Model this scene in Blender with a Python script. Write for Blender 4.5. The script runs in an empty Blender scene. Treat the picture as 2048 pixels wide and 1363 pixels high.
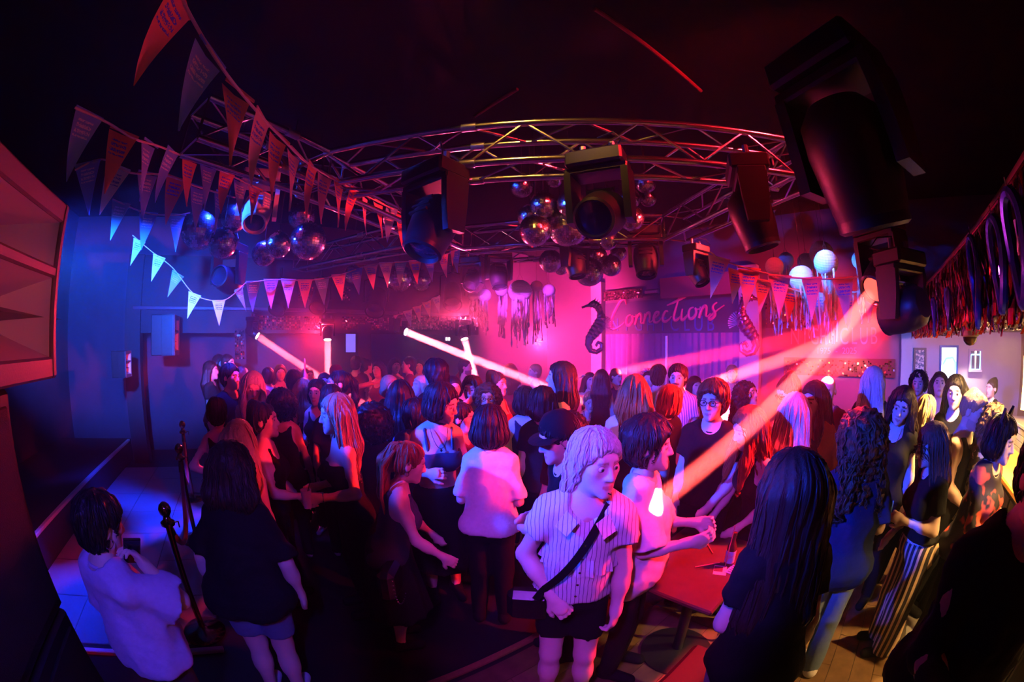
import bpy, math, random
import numpy as np
from mathutils import Vector, Matrix, Euler
random.seed(7); RNG = np.random.default_rng(7)
scene = bpy.context.scene
COL = scene.collection

# ---------------------------------------------------------------- camera: diagonal fisheye, held level at 2 m
CAM_Z = 2.0
KPX = 785.0                                  # pixels per radian (2048 x 1363 frame)
cam = bpy.data.cameras.new('camera'); cam_ob = bpy.data.objects.new('camera', cam); COL.objects.link(cam_ob)
scene.camera = cam_ob
cam_ob.location = (0, 0, CAM_Z); cam_ob.rotation_euler = (math.pi/2, 0, 0)
cam.type = 'PANO'; cam.panorama_type = 'FISHEYE_LENS_POLYNOMIAL'
cam.sensor_fit = 'HORIZONTAL'; cam.sensor_width = 36
cam.fisheye_polynomial_k0 = 0; cam.fisheye_polynomial_k1 = -2048/36/KPX
cam.fisheye_polynomial_k2 = cam.fisheye_polynomial_k3 = cam.fisheye_polynomial_k4 = 0
cam.fisheye_fov = math.radians(200); cam.clip_start = .02

# ---------------------------------------------------------------- world: black room air full of stage haze
HAZE_NEAR, HAZE_BACK = .001, .10             # per metre: clear air by the camera and under the roof, thick towards the stage
world = bpy.data.worlds.new('club_air'); scene.world = world; world.use_nodes = True
wn = world.node_tree; wn.nodes.clear()
wo = wn.nodes.new('ShaderNodeOutputWorld'); wb = wn.nodes.new('ShaderNodeBackground'); wv = wn.nodes.new('ShaderNodeVolumeScatter')
wb.inputs[0].default_value = (0, 0, 0, 1); wb.inputs[1].default_value = 0
wv.inputs['Color'].default_value = (1, 1, 1, 1); wv.inputs['Anisotropy'].default_value = .2
wg = wn.nodes.new('ShaderNodeNewGeometry'); wsx = wn.nodes.new('ShaderNodeSeparateXYZ'); wn.links.new(wg.outputs['Position'], wsx.inputs[0])
def wmap(src, a, b, c, d):
    n = wn.nodes.new('ShaderNodeMapRange'); n.interpolation_type = 'SMOOTHSTEP'
    for k, x in zip((1, 2, 3, 4), (a, b, c, d)): n.inputs[k].default_value = x
    wn.links.new(src, n.inputs[0]); return n.outputs[0]
def wmul(a, b):
    n = wn.nodes.new('ShaderNodeMath'); n.operation = 'MULTIPLY'; wn.links.new(a, n.inputs[0]); wn.links.new(b, n.inputs[1]); return n.outputs[0]
lay = wmap(wsx.outputs[2], 2.3, 3.3, 1., .0)                     # the smoke hangs below the trusses
dep = wmap(wsx.outputs[1], .2, 2.2, .01, .09)                     # and pours from the stage
wd = wn.nodes.new('ShaderNodeMath'); wd.operation = 'MULTIPLY_ADD'
dep2 = wmap(wsx.outputs[1], 3.8, 6.6, 1., 12.)
wn.links.new(wmul(lay, wmul(dep, dep2)), wd.inputs[0]); wd.inputs[1].default_value = HAZE_BACK; wd.inputs[2].default_value = HAZE_NEAR
wn.links.new(wd.outputs[0], wv.inputs['Density'])
wn.links.new(wb.outputs[0], wo.inputs['Surface']); wn.links.new(wv.outputs[0], wo.inputs['Volume'])
try: world.cycles.volume_step_size = .5
except Exception: pass

vs = scene.view_settings
vs.view_transform = 'Standard'; vs.look = 'None'; vs.gamma = 1; vs.use_curve_mapping = False
vs.exposure = -0.15
cy = scene.cycles
cy.max_bounces = 3; cy.diffuse_bounces = 2; cy.glossy_bounces = 2; cy.transmission_bounces = 2; cy.volume_bounces = 0; cy.transparent_max_bounces = 6
cy.use_denoising = True; cy.use_light_tree = False; cy.adaptive_threshold = .05; cy.sample_clamp_indirect = 4; cy.caustics_reflective = False; cy.caustics_refractive = False
cy.volume_step_rate = 4

# room axes: the dance floor lies at an angle to the lens
U = Vector((math.cos(math.radians(38)), math.sin(math.radians(38)), 0)); V = Vector((-U.y, U.x, 0))
def ab(a, b, z=0.): return U*a + V*b + Vector((0, 0, z))
ROOM_YAW = math.radians(38)

def ray(px, py):
    dx = px-1024; dy = 681.5-py; r = math.hypot(dx, dy) or 1e-6; t = r/KPX
    s = math.sin(t)/r
    return Vector((dx*s, math.cos(t), dy*s))
def at(px, py, d):            # point at horizontal distance d along the sight line
    v = ray(px, py); return Vector((0, 0, CAM_Z)) + v*(d/math.hypot(v.x, v.y))
def onz(px, py, z):           # where the sight line meets height z
    v = ray(px, py); return Vector((0, 0, CAM_Z)) + v*((z-CAM_Z)/v.z)
def onplane(px, py, n, c):    # where it meets the upright plane n.p = c
    v = ray(px, py); return Vector((0, 0, CAM_Z)) + v*(c/(v.x*n.x + v.y*n.y))

# ---------------------------------------------------------------- bare wash spots without fixtures; several added to light single objects
def spot(name, loc, target, color, energy, size=60, blend=.6, radius=.06, flat=1.):
    l = bpy.data.lights.new(name, 'SPOT'); l.color = color; l.energy = energy
    l.spot_size = math.radians(size); l.spot_blend = blend; l.shadow_soft_size = radius
    o = bpy.data.objects.new(name, l); COL.objects.link(o); o.location = loc
    o.rotation_euler = (Vector(target)-Vector(loc)).to_track_quat('-Z', 'Y').to_euler()
    o.scale = (1, flat, 1)                    # barn doors: a flat, wide cone
    return o
def beam(name, loc, target, color, watts, dia=.10, spread=1.2):
    """parallel beam of a beam-type moving head: a small disc that shines straight ahead"""
    l = bpy.data.lights.new(name, 'AREA'); l.shape = 'DISK'; l.size = dia; l.spread = math.radians(spread); l.color = color; l.energy = watts
    o = bpy.data.objects.new(name, l); COL.objects.link(o); o.location = loc
    o.rotation_euler = (Vector(target)-Vector(loc)).to_track_quat('-Z', 'Y').to_euler()
    return o
RED = (1., .015, .03); BLUE = (.01, .07, 1.); PURPLE = (.42, .04, 1.); PINK = (1., .06, .55); WARM = (1., .55, .16)
WASH = [
 # name, place, aim, colour, watts, cone, flatness
 ('blue_wash_light', (-3.0, .9, 2.8), (.6, 3.2, 1.45), (.006, .05, 1.), 3300, 84, .34),
 ('blue_floor_light', (-2.6, 3.2, 4.0), (-2.9, 2.9, 0), (.006, .03, 1.), 2200, 75, 1),
 ('magenta_key_light', (2.3, .7, 2.3), (-.9, 2.2, 1.35), (.85, .03, .60), 520, 46, .5),
 ('violet_key_light', (-.35, -.25, 2.75), (.30, 1.5, 1.15), (.38, .05, 1.), 250, 46, 1),
 ('violet_side_light', (.2, -.9, 2.9), (-1.6, 1.0, .8), (.10, .05, 1.), 260, 36, 1),
 ('red_wash_light', (3.3, 1.9, 2.35), (.5, 3.2, 1.5), (1., .014, .012), 3200, 56, .5),
 ('red_speaker_fill', (.9, .3, 2.4), (-1.9, .75, 2.1), (1., .09, .12), 40, 28, .45),  # added without a fixture to redden the left loudspeaker
 ('pink_haze_fill', tuple(at(930, 640, 7.0)), (-.3, 3.0, 1.2), (1., .045, .13), 2800, 100, 1),  # added wide spot by the stage lamps, makes the haze glow pink
 ('red_haze_fill', tuple(at(640, 655, 6.9)), (-1.3, 3.0, 1.2), (1., .02, .05), 900, 100, 1),  # extra spot put in for red glow around the left stage beams
 ('pink_wash_light', (.5, 7.8, 2.0), (1.3, 10.0, 2.1), (1., .04, .26), 2600, 130, 1),
 ('magenta_lantern_fill', (-.6, 4.7, 2.7), (.15, 7.0, 2.85), (.75, .06, 1.), 700, 40, .6),  # put in to brighten the far lanterns, which hold no lamp
 ('violet_wash_light', (2.6, 5.6, 3.5), (4.0, 7.6, 1.8), (.20, .04, 1.), 130, 100, 1),
 ('red_wash_light', (4.4, 3.4, 2.3), (5.0, 5.6, 1.7), (1., .02, .08), 700, 110, 1),
 ('blue_haze_light', (-2.4, 1.0, 2.45), (-5.0, 3.4, 2.35), (.01, .10, 1.), 3600, 80, .55),
 ('blue_lantern_fill', (1.4, 2.5, 3.2), tuple(at(1655, 555, 4.2)), (.01, .20, 1.), 900, 32, .6),  # added spot that turns the white paper lanterns blue
 ('amber_truss_fill', (-.2, 1.5, 4.15), (.2, 2.35, 3.3), (1., .45, .06), 90, 60, 1),  # unseen lamp added for the gold gleam on the truss tubes
 ('red_truss_fill', (2.2, 1.1, 4.15), (1.6, 2.3, 3.3), RED, 480, 90, 1),  # added from the right to redden the front truss
 ('blue_ball_fill', (-3.6, 1.9, 3.3), (.2, 3.9, 3.0), (.01, .08, 1.), 2200, 60, .35),  # unseen lamp put in for blue highlights on the mirror balls
 ('red_ball_fill', (3.4, 2.8, 3.25), (.1, 3.9, 3.0), (1., .03, .04), 2000, 60, .35),  # unseen partner from the right, added for red sparkle on the balls
 ('amber_sequin_fill', (3.3, 2.9, 2.9), tuple(at(1670, 732, 7.4)), (1., .55, .15), 1500, 26, .25),  # added so that the gold sequin band sparkles
 ('lilac_bar_fill', tuple(ab(4.9, -1.5, 2.08)), tuple(ab(7.3, -1.5, 1.75)), (1., .42, .85), 160, 110, 1),  # unseen spot under the soffit, added to colour the end wall
]
for n, l, t, c, e, s, fl in WASH: spot(n, l, t, c, e, s, flat=fl)
# ---------------------------------------------------------------- materials (all node based)
_M = {}
def mat(name, col, rough=.6, metal=0., spec=.5, emit=None, estr=0., bump=0., bscale=40., noise=0., tint=False, sheen=0., stretch=None, alpha=None, transl=0.):
    if name in _M: return _M[name]
    m = bpy.data.materials.new(name); m.use_nodes = True
    nt = m.node_tree; b = nt.nodes['Principled BSDF']
    b.inputs['Base Color'].default_value = (*col, 1); b.inputs['Roughness'].default_value = rough
    b.inputs['Metallic'].default_value = metal; b.inputs['Specular IOR Level'].default_value = spec
    if sheen: b.inputs['Sheen Weight'].default_value = sheen
    if emit: b.inputs['Emission Color'].default_value = (*emit, 1); b.inputs['Emission Strength'].default_value = estr
    if alpha is not None: b.inputs['Alpha'].default_value = alpha
    if transl: b.inputs['Subsurface Weight'].default_value = 0; b.inputs['Transmission Weight'].default_value = transl
    src = None
    if noise or bump:
        tc = nt.nodes.new('ShaderNodeTexCoord'); mp = nt.nodes.new('ShaderNodeMapping'); nz = nt.nodes.new('ShaderNodeTexNoise')
        nt.links.new(tc.outputs['Object'], mp.inputs[0]); nt.links.new(mp.outputs[0], nz.inputs[0])
        if stretch: mp.inputs['Scale'].default_value = stretch
        nz.inputs['Scale'].default_value = bscale; nz.inputs['Detail'].default_value = 4
        if bump:
            bp = nt.nodes.new('ShaderNodeBump'); bp.inputs['Strength'].default_value = bump; bp.inputs['Distance'].default_value = .01
            nt.links.new(nz.outputs[0], bp.inputs['Height']); nt.links.new(bp.outputs[0], b.inputs['Normal'])
        if noise:
            cr = nt.nodes.new('ShaderNodeMix'); cr.data_type = 'RGBA'
            cr.inputs[6].default_value = (*[c*(1-noise) for c in col], 1); cr.inputs[7].default_value = (*[min(1, c*(1+noise)) for c in col], 1)
            nt.links.new(nz.outputs[0], cr.inputs[0]); src = cr.outputs[2]
            nt.links.new(src, b.inputs['Base Color'])
    if tint:
        a = nt.nodes.new('ShaderNodeVertexColor'); a.layer_name = 'tint'
        x = nt.nodes.new('ShaderNodeMix'); x.data_type = 'RGBA'; x.blend_type = 'MULTIPLY'; x.inputs[0].default_value = 1
        x.inputs[6].default_value = (*col, 1)
        if src: nt.links.new(src, x.inputs[6])
        nt.links.new(a.outputs[0], x.inputs[7]); nt.links.new(x.outputs[2], b.inputs['Base Color'])
    _M[name] = m
    return m

def stripes(name, c1, c2, scale, axis=0, width=.5, rough=.7, wobble=0., axes=None):
    """fabric with woven stripes along one local axis"""
    if name in _M: return _M[name]
    m = mat(name, c1, rough, bump=.15, bscale=60)
    nt = m.node_tree; b = nt.nodes['Principled BSDF']
    tc = nt.nodes.new('ShaderNodeTexCoord'); sx = nt.nodes.new('ShaderNodeSeparateXYZ'); nt.links.new(tc.outputs['Object'], sx.inputs[0])
    k = nt.nodes.new('ShaderNodeMath'); k.operation = 'MULTIPLY'; k.inputs[1].default_value = scale
    src = sx.outputs[axis]
    if wobble:
        nz = nt.nodes.new('ShaderNodeTexNoise'); nz.inputs['Scale'].default_value = 9; nt.links.new(tc.outputs['Object'], nz.inputs[0])
        ad = nt.nodes.new('ShaderNodeMath'); ad.operation = 'MULTIPLY_ADD'; ad.inputs[1].default_value = wobble
        nt.links.new(nz.outputs[0], ad.inputs[0]); nt.links.new(src, ad.inputs[2]); src = ad.outputs[0]
    if axes:                                   # around the leg rather than across it
        at_ = nt.nodes.new('ShaderNodeMath'); at_.operation = 'ADD'; nt.links.new(sx.outputs[0], at_.inputs[0]); nt.links.new(sx.outputs[1], at_.inputs[1]); src = at_.outputs[0]
    nt.links.new(src, k.inputs[0])
    fr = nt.nodes.new('ShaderNodeMath'); fr.operation = 'FRACT'; nt.links.new(k.outputs[0], fr.inputs[0])
    gt = nt.nodes.new('ShaderNodeMath'); gt.operation = 'GREATER_THAN'; gt.inputs[1].default_value = width; nt.links.new(fr.outputs[0], gt.inputs[0])
    mx = nt.nodes.new('ShaderNodeMix'); mx.data_type = 'RGBA'; mx.inputs[6].default_value = (*c1, 1); mx.inputs[7].default_value = (*c2, 1)
    nt.links.new(gt.outputs[0], mx.inputs[0]); nt.links.new(mx.outputs[2], b.inputs['Base Color'])
    return m

def blotch(name, cols, scale=14., rough=.7, lo=.45, hi=.55):
    """printed cloth: irregular patches of a second colour"""
    if name in _M: return _M[name]
    m = mat(name, cols[0], rough); nt = m.node_tree; b = nt.nodes['Principled BSDF']
    tc = nt.nodes.new('ShaderNodeTexCoord'); nz = nt.nodes.new('ShaderNodeTexNoise'); nz.inputs['Scale'].default_value = scale; nz.inputs['Detail'].default_value = 2
    nt.links.new(tc.outputs['Object'], nz.inputs[0])
    cr = nt.nodes.new('ShaderNodeValToRGB'); nt.links.new(nz.outputs[0], cr.inputs[0])
    e = cr.color_ramp.elements; e[0].position = lo; e[0].color = (*cols[0], 1); e[1].position = hi; e[1].color = (*cols[1], 1)
    nt.links.new(cr.outputs[0], b.inputs['Base Color'])
    return m

# ---------------------------------------------------------------- mesh builder
class MB:
    def __init__(s): s.v = []; s.f = []
    def add(s, vs_, fs):
        n = len(s.v); s.v += [tuple(v) for v in vs_]; s.f += [tuple(i+n for i in f) for f in fs]; return s
    def box(s, c, size, R=None, bev=0.):
        x, y, z = [k/2 for k in size]; c = Vector(c)
        if bev:
            b = bev
            P = []
            for sx in (-1, 1):
                for sy in (-1, 1):
                    for sz in (-1, 1):
                        P += [(sx*(x-b), sy*(y-b), sz*z), (sx*(x-b), sy*y, sz*(z-b)), (sx*x, sy*(y-b), sz*(z-b))]
            import bmesh
            bm = bmesh.new()
            for p in P: bm.verts.new(p)
            bmesh.ops.convex_hull(bm, input=list(bm.verts)); bmesh.ops.dissolve_limit(bm, angle_limit=.02, verts=bm.verts, edges=bm.edges)
            bm.verts.index_update()
            vs_ = [v.co.copy() for v in bm.verts]; fs = [[v.index for v in f.verts] for f in bm.faces]; bm.free()
        else:
            vs_ = [Vector((sx*x, sy*y, sz*z)) for sx in (-1, 1) for sy in (-1, 1) for sz in (-1, 1)]
            fs = [(0,1,3,2),(4,6,7,5),(0,4,5,1),(2,3,7,6),(0,2,6,4),(1,5,7,3)]
        return s.add([c + (R @ v if R else v) for v in vs_], fs)
    def tube(s, path, r, n=8, caps=True, closed=False):
        path = [Vector(p) for p in path]; m = len(path)
        rr = r if isinstance(r, (list, tuple)) else [r]*m
        vs_ = []; fs = []
        prev = None
        for i, p in enumerate(path):
            if closed: t = path[(i+1) % m]-path[i-1]
            else: t = path[min(i+1, m-1)]-path[max(i-1, 0)]
            t.normalize()
            if prev is None:
                a = Vector((0, 0, 1)) if abs(t.z) < .9 else Vector((1, 0, 0)); x = t.cross(a).normalized()
            else:
                x = (prev - t*prev.dot(t)).normalized()
            prev = x; y = t.cross(x)
            for k in range(n):
                a = 2*math.pi*k/n; vs_.append(p + (x*math.cos(a)+y*math.sin(a))*rr[i])
        for i in range(m if closed else m-1):
            j = (i+1) % m
            for k in range(n):
                fs.append((i*n+k, i*n+(k+1) % n, j*n+(k+1) % n, j*n+k))
        if caps and not closed: fs += [tuple(range(n))[::-1], tuple((m-1)*n+k for k in range(n))]
        return s.add(vs_, fs)
    def lathe(s, prof, o=(0,0,0), R=None, n=20):
        o = Vector(o); vs_ = []; fs = []
        for (r, z) in prof:
            for k in range(n):
                a = 2*math.pi*k/n; v = Vector((r*math.cos(a), r*math.sin(a), z)); vs_.append(o + (R @ v if R else v))
        m = len(prof)
        for i in range(m-1):
            for k in range(n): fs.append((i*n+k, i*n+(k+1) % n, (i+1)*n+(k+1) % n, (i+1)*n+k))
        if prof[0][0] > 1e-4: fs.append(tuple(range(n))[::-1])
        if prof[-1][0] > 1e-4: fs.append(tuple((m-1)*n+k for k in range(n)))
        return s.add(vs_, fs)
    def prism(s, pts, d):                       # polygon pts extruded by vector d
        n = len(pts); d = Vector(d); A = [Vector(p) for p in pts]
        return s.add(A + [p+d for p in A], [tuple(range(n))[::-1], tuple(range(n, 2*n))] + [(i, (i+1) % n, n+(i+1) % n, n+i) for i in range(n)])
    def mesh(s, name, m, smooth=False):
        me = bpy.data.meshes.new(name); me.from_pydata(s.v, [], s.f); me.update()
        import bmesh
        bm = bmesh.new(); bm.from_mesh(me); bmesh.ops.recalc_face_normals(bm, faces=bm.faces); bm.to_mesh(me); bm.free()
        if smooth:
            me.polygons.foreach_set('use_smooth', np.ones(len(me.polygons), bool))
            try: me.set_sharp_from_angle(angle=math.radians(38))
            except Exception: pass
        me.materials.append(m)
        return me
    def build(s, name, m, parent=None, smooth=False, **kw):
        return obj(name, s.mesh(name, m, smooth), parent, **kw)

def obj(name, me, parent=None, loc=None, rot=None, label=None, cat=None, group=None, kind=None):
    o = bpy.data.objects.new(name, me); COL.objects.link(o)
    if parent: o.parent = parent
    if loc is not None: o.location = loc
    if rot is not None: o.rotation_euler = rot
    if label: o['label'] = label
    if cat: o['category'] = cat
    if group: o['group'] = group
    if kind: o['kind'] = kind
    return o
def thing(name, label, cat, loc=(0,0,0), rz=0., group=None, rot=None):
    return obj(name, None, None, loc, rot if rot is not None else (0, 0, rz), label, cat, group)
def struct(o): o['kind'] = 'structure'; return o
def lookrot(d, up='Y', axis='-Z'): return Vector(d).to_track_quat(axis, up)

BLACK = mat('black_metal', (.012, .012, .014), .42)
ALU = mat('truss_aluminium', (.72, .72, .74), .22, 1.)
CHROME = mat('chrome', (.85, .85, .88), .08, 1.)
DARKPAINT = mat('dark_wall_paint', (.03, .028, .034), .7, bump=.15, bscale=25)
# ---------------------------------------------------------------- the setting
RZ = Matrix.Rotation(ROOM_YAW, 3, 'Z')
def abbox(mb, a0, a1, b0, b1, z0, z1, bev=0.):
    return mb.box(ab((a0+a1)/2, (b0+b1)/2, (z0+z1)/2), (a1-a0, b1-b0, z1-z0), RZ, bev)
def abstruct(name, a0, a1, b0, b1, z0, z1, m, bev=0.):
    return struct(abbox(MB(), a0, a1, b0, b1, z0, z1, bev).build(name, m))

WOODF = mat('dark_floorboard', (.16, .085, .04), .45, noise=.5, bscale=9, stretch=(1, 1, 1), bump=.1)
VINYL = mat('black_dance_floor', (.02, .018, .02), .35, noise=.4, bscale=6)
TILE = mat('pale_floor_tile', (.42, .43, .47), .35, noise=.12, bscale=5)
GROUT = mat('grout', (.06, .06, .07), .8)
CEIL = mat('black_ceiling', (.006, .006, .007), .9, bump=.2, bscale=8)
CONC = mat('grey_bar_floor', (.30, .28, .27), .6, noise=.25, bscale=12)
WALLP = mat('plum_wall_paint', (.16, .10, .17), .65, noise=.15, bscale=3)
BARW = mat('lilac_bar_wall', (.55, .45, .50), .7, noise=.1, bscale=4)
BROWN = mat('brown_bar_wall', (.42, .27, .20), .7, noise=.15, bscale=3)
NOSE = mat('white_step_nosing', (.75, .77, .8), .4)
PLATF = mat('charcoal_carpet', (.035, .035, .042), .9, bump=.4, bscale=160)

floor = abstruct('floor', -4.2, 8.2, -3.2, 8.2, -.2, 0, VINYL)
row = 0
b0 = -.72
while b0 < 1.52:
    a0 = -.2 - .45*(row % 3)
    while a0 < 4.2:
        L = 1.25
        q = MB(); abbox(q, max(a0, -.2)+.002, min(a0+L, 4.3)-.002, b0+.002, b0+.158, -.01, .006, 0)
        q.build('plank', WOODF if (row*7+int(a0*3)) % 3 else mat('worn_floorboard', (.22, .13, .06), .4, noise=.5, bscale=11), floor)
        a0 += L
    b0 += .16; row += 1
abbox(MB(), -.2, 4.3, 1.555, 1.60, -.01, .022, .006).build('edge_trim', mat('timber_edge', (.35, .14, .06), .4, noise=.3), floor)
abbox(MB(), .6, 7.3, -1.62, -.775, -.01, .008).build('concrete_strip', CONC, floor)
abbox(MB(), .6, 7.3, -.772, -.735, -.01, .014).build('metal_threshold', mat('threshold_steel', (.25, .22, .2), .4, 1.), floor)
abbox(MB(), -2.46, -.58, 2.33, 6.75, -.02, .004).build('grout_bed', GROUT, floor)
tile_me = MB().box((0, 0, 0), (.612, .612, .016), None, .004).mesh('tile', TILE)
for i in range(3):
    for j in range(7):
        obj('tile', tile_me, floor, ab(-2.15+i*.62, 2.70+j*.62, .006), (0, 0, ROOM_YAW))
abbox(MB(), -2.46, -.56, 2.285, 2.33, -.01, .03, .006).build('white_edge', NOSE, floor)
abbox(MB(), -2.46, -2.42, 1.6, 2.33, -.01, .03, .006).build('white_edge', NOSE, floor)

stg = abstruct('floor_stage', -4.0, -2.46, -.5, 7.3, 0, .36, PLATF)
abbox(MB(), -2.50, -2.445, -.5, 7.2, .335, .372, .006).build('nosing', NOSE, stg)
abstruct('ceiling', -4.2, 8.2, -3.2, 8.2, 4.3, 4.5, CEIL)
abstruct('wall_left', -4.2, -4.0, -3.2, 8.2, 0, 4.3, mat('blue_grey_wall', (.04, .045, .07), .8, noise=.2, bscale=4))
abstruct('wall_back', -4.2, 7.4, 7.9, 8.1, 0, 4.3, mat('backstage_wall', (.10, .06, .10), .8, noise=.2, bscale=3))
wall_r = abstruct('wall_right', 7.4, 7.6, -3.2, 8.1, 0, 4.3, WALLP)
abstruct('wall_bar', -4.2, 8.2, -3.2, -3.0, 0, 4.3, BROWN)
for k, (aa, bb) in enumerate(((7.36, -1.4),)):
    abstruct('wall_bar_end', 7.30, 7.40, -3.0, -.62, 0, 2.13, BARW)
# faint ceiling conduits
for k, (p, q, d) in enumerate((((1190, 18), (1402, 182), 0), ((950, 232), (1035, 178), 0))):
    z = 4.26
    struct(MB().tube([onz(*p, z), onz(*q, z)], .018, 8).build('trim_%d' % (k+1), mat('red_conduit', (.3, .05, .04), .5)))

# stage back: header beam, posts, sequin panels
HDR = mat('header_black', (.03, .02, .03), .6)
hd_ = abstruct('wall_stage_header', -2.2, 4.6, 7.05, 7.2, 2.13, 3.4, HDR)
abbox(MB(), -2.2, 4.6, 6.98, 7.08, 2.50, 2.56, .01).build('rail', mat('header_rail', (.12, .05, .09), .4), hd_)
abstruct('wall_stage_post', -2.35, -2.05, 7.0, 7.2, 0, 3.4, HDR)
abstruct('wall_stage_post', 1.95, 2.2, 7.0, 7.2, 0, 2.3, HDR)

SEQ = mat('red_sequins', (.95, .50, .45), .16, 1.); SEQG = mat('gold_sequins', (1., .70, .30), .16, 1.); SEQB = mat('sequin_backing', (.10, .02, .03), .7)
def sequin_panel(origin, ex, ez, w, h, m, label, cat='sequin panel', pitch=.034, seed=1, tilt=.42, fill=.85):
    t = thing('sequin_panel', label, cat, origin)
    rs = np.random.default_rng(seed)
    ex = Vector(ex); ez = Vector(ez); n = ex.cross(ez)
    MB().prism([Vector((0,0,0)), ex*w, ex*w+ez*h, ez*h], n*-.012).build('backing', SEQB, t)
    q = MB()
    nx = int(w/pitch); nz = int(h/pitch)
    for i in range(nx):
        for j in range(nz):
            if rs.random() > fill: continue
            c = ex*((i+.5+.2*(rs.random()-.5))*pitch) + ez*((j+.5)*pitch) + n*.006
            tx, tz = rs.normal(0, tilt, 2)
            e1 = (ex + n*tx).normalized()*pitch*.44; e2 = (ez + n*tz).normalized()*pitch*.44
            q.add([c-e1-e2, c+e1-e2, c+e1+e2, c-e1+e2], [(0, 1, 2, 3)])
    q.build('sequins', m, t, kind='stuff')
    return t
def on_b(px, py, b): return onplane(px, py, V, b)
def on_a(px, py, a): return onplane(px, py, U, a)
def a_of(p): return p.dot(U)
def b_of(p): return p.dot(V)
UZ = Vector((0, 0, 1))
def header_seq(x0, x1, y0, y1, label, seed, b=7.03):
    A = on_b(x0, y1, b); B = on_b(x1, y1, b); C = on_b((x0+x1)/2, y0, b)
    sequin_panel(Vector((A.x, A.y, A.z)), U, UZ, a_of(B)-a_of(A), C.z-A.z, SEQ, label, seed=seed)
header_seq(514, 645, 630, 659, 'long red sequin panel on the stage header, furthest left', 1)
header_seq(684, 778, 630, 659, 'red sequin panel on the stage header beside the dark post', 2)
header_seq(806, 935, 630, 658, 'red sequin panel on the stage header in the pink haze', 3)
header_seq(596, 628, 572, 600, 'small copper sequin square above the stage header between dark lamps', 4, 7.03)
header_seq(682, 700, 572, 600, 'narrow copper sequin strip above the stage header', 5, 7.03)
A = on_b(470, 718, 6.98); B = on_b(491, 718, 6.98); C = on_b(480, 656, 6.98)
sequin_panel(A, U, UZ, a_of(B)-a_of(A), C.z-A.z, SEQ, 'upright sequin post panel left of the stage opening', seed=6)
A = on_b(690, 706, 7.85); B = on_b(722, 706, 7.85)
t = thing('video_screen', 'small violet lit screen at the very back of the stage', 'screen', A)
MB().prism([Vector((0,0,0)), U*(a_of(B)-a_of(A)), U*(a_of(B)-a_of(A))+UZ*.42, UZ*.42], V*.04).build('casing', BLACK, t)
MB().prism([U*.02-V*.004+UZ*.02, U*(a_of(B)-a_of(A)-.02)-V*.004+UZ*.02, U*(a_of(B)-a_of(A)-.02)-V*.004+UZ*.40, U*.02-V*.004+UZ*.40], V*.003).build('display', mat('violet_display', (.1, .1, .3), .4, emit=(.22, .14, 1.), estr=1.6), t)
A = on_b(890, 682, 7.82)
t = thing('lit_sign', 'tiny white lit sign on the back wall in pink haze', 'sign', A)
MB().prism([Vector((0,0,0)), U*.14, U*.14+UZ*.10, UZ*.10], V*.03).build('casing', mat('sign_white', (.7, .7, .7), .5), t)
MB().prism([U*.02-V*.003+UZ*.02, U*.06-V*.003+UZ*.02, U*.06-V*.003+UZ*.085, U*.02-V*.003+UZ*.085], V*.003).build('lit_panel', mat('sign_lit', (.8, .8, .8), .5, emit=(1, .95, .9), estr=6), t)
MB().prism([U*.085-V*.003+UZ*.02, U*.125-V*.003+UZ*.02, U*.125-V*.003+UZ*.085, U*.085-V*.003+UZ*.085], V*.003).build('lit_panel', mat('sign_lit', (.8, .8, .8)), t)

# banner wall: columns, pleated curtain, banner, lettering
AW = 7.36
COLW = mat('mirror_column', (.55, .50, .55), .30, .3)
for x0, x1, lab in ((1186, 1207, 'a'), (1481, 1521, 'b')):
    b1 = b_of(on_a(x0, 680, 7.3)); b0 = b_of(on_a(x1, 680, 7.3))
    abstruct('trim_column', 7.22, 7.40, b0, b1, 0, 3.4, COLW if lab == 'a' else mat('blue_lit_column', (.45, .45, .5), .5), .01)
b1 = b_of(on_a(1209, 680, 7.3)); b0 = b_of(on_a(1478, 680, 7.3))
zt = on_a(1340, 597, AW).z; zb = on_a(1340, 668, AW).z
ban = thing('name_banner', 'dark blue banner with pink handwritten name across curtained wall', 'banner', ab(7.34, b1, 0))
BANNER = mat('navy_banner', (.06, .06, .12), .55, noise=.1, bscale=5)
MB().prism([Vector((0,0,zb)), V*(b0-b1)+UZ*zb, V*(b0-b1)+UZ*zt, UZ*zt], U*.03).build('panel', BANNER, ban)
PINKL = mat('pink_lettering', (1., .16, .42), .45); BLUEL = mat('blue_lettering', (.04, .12, .55), .5)
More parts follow.
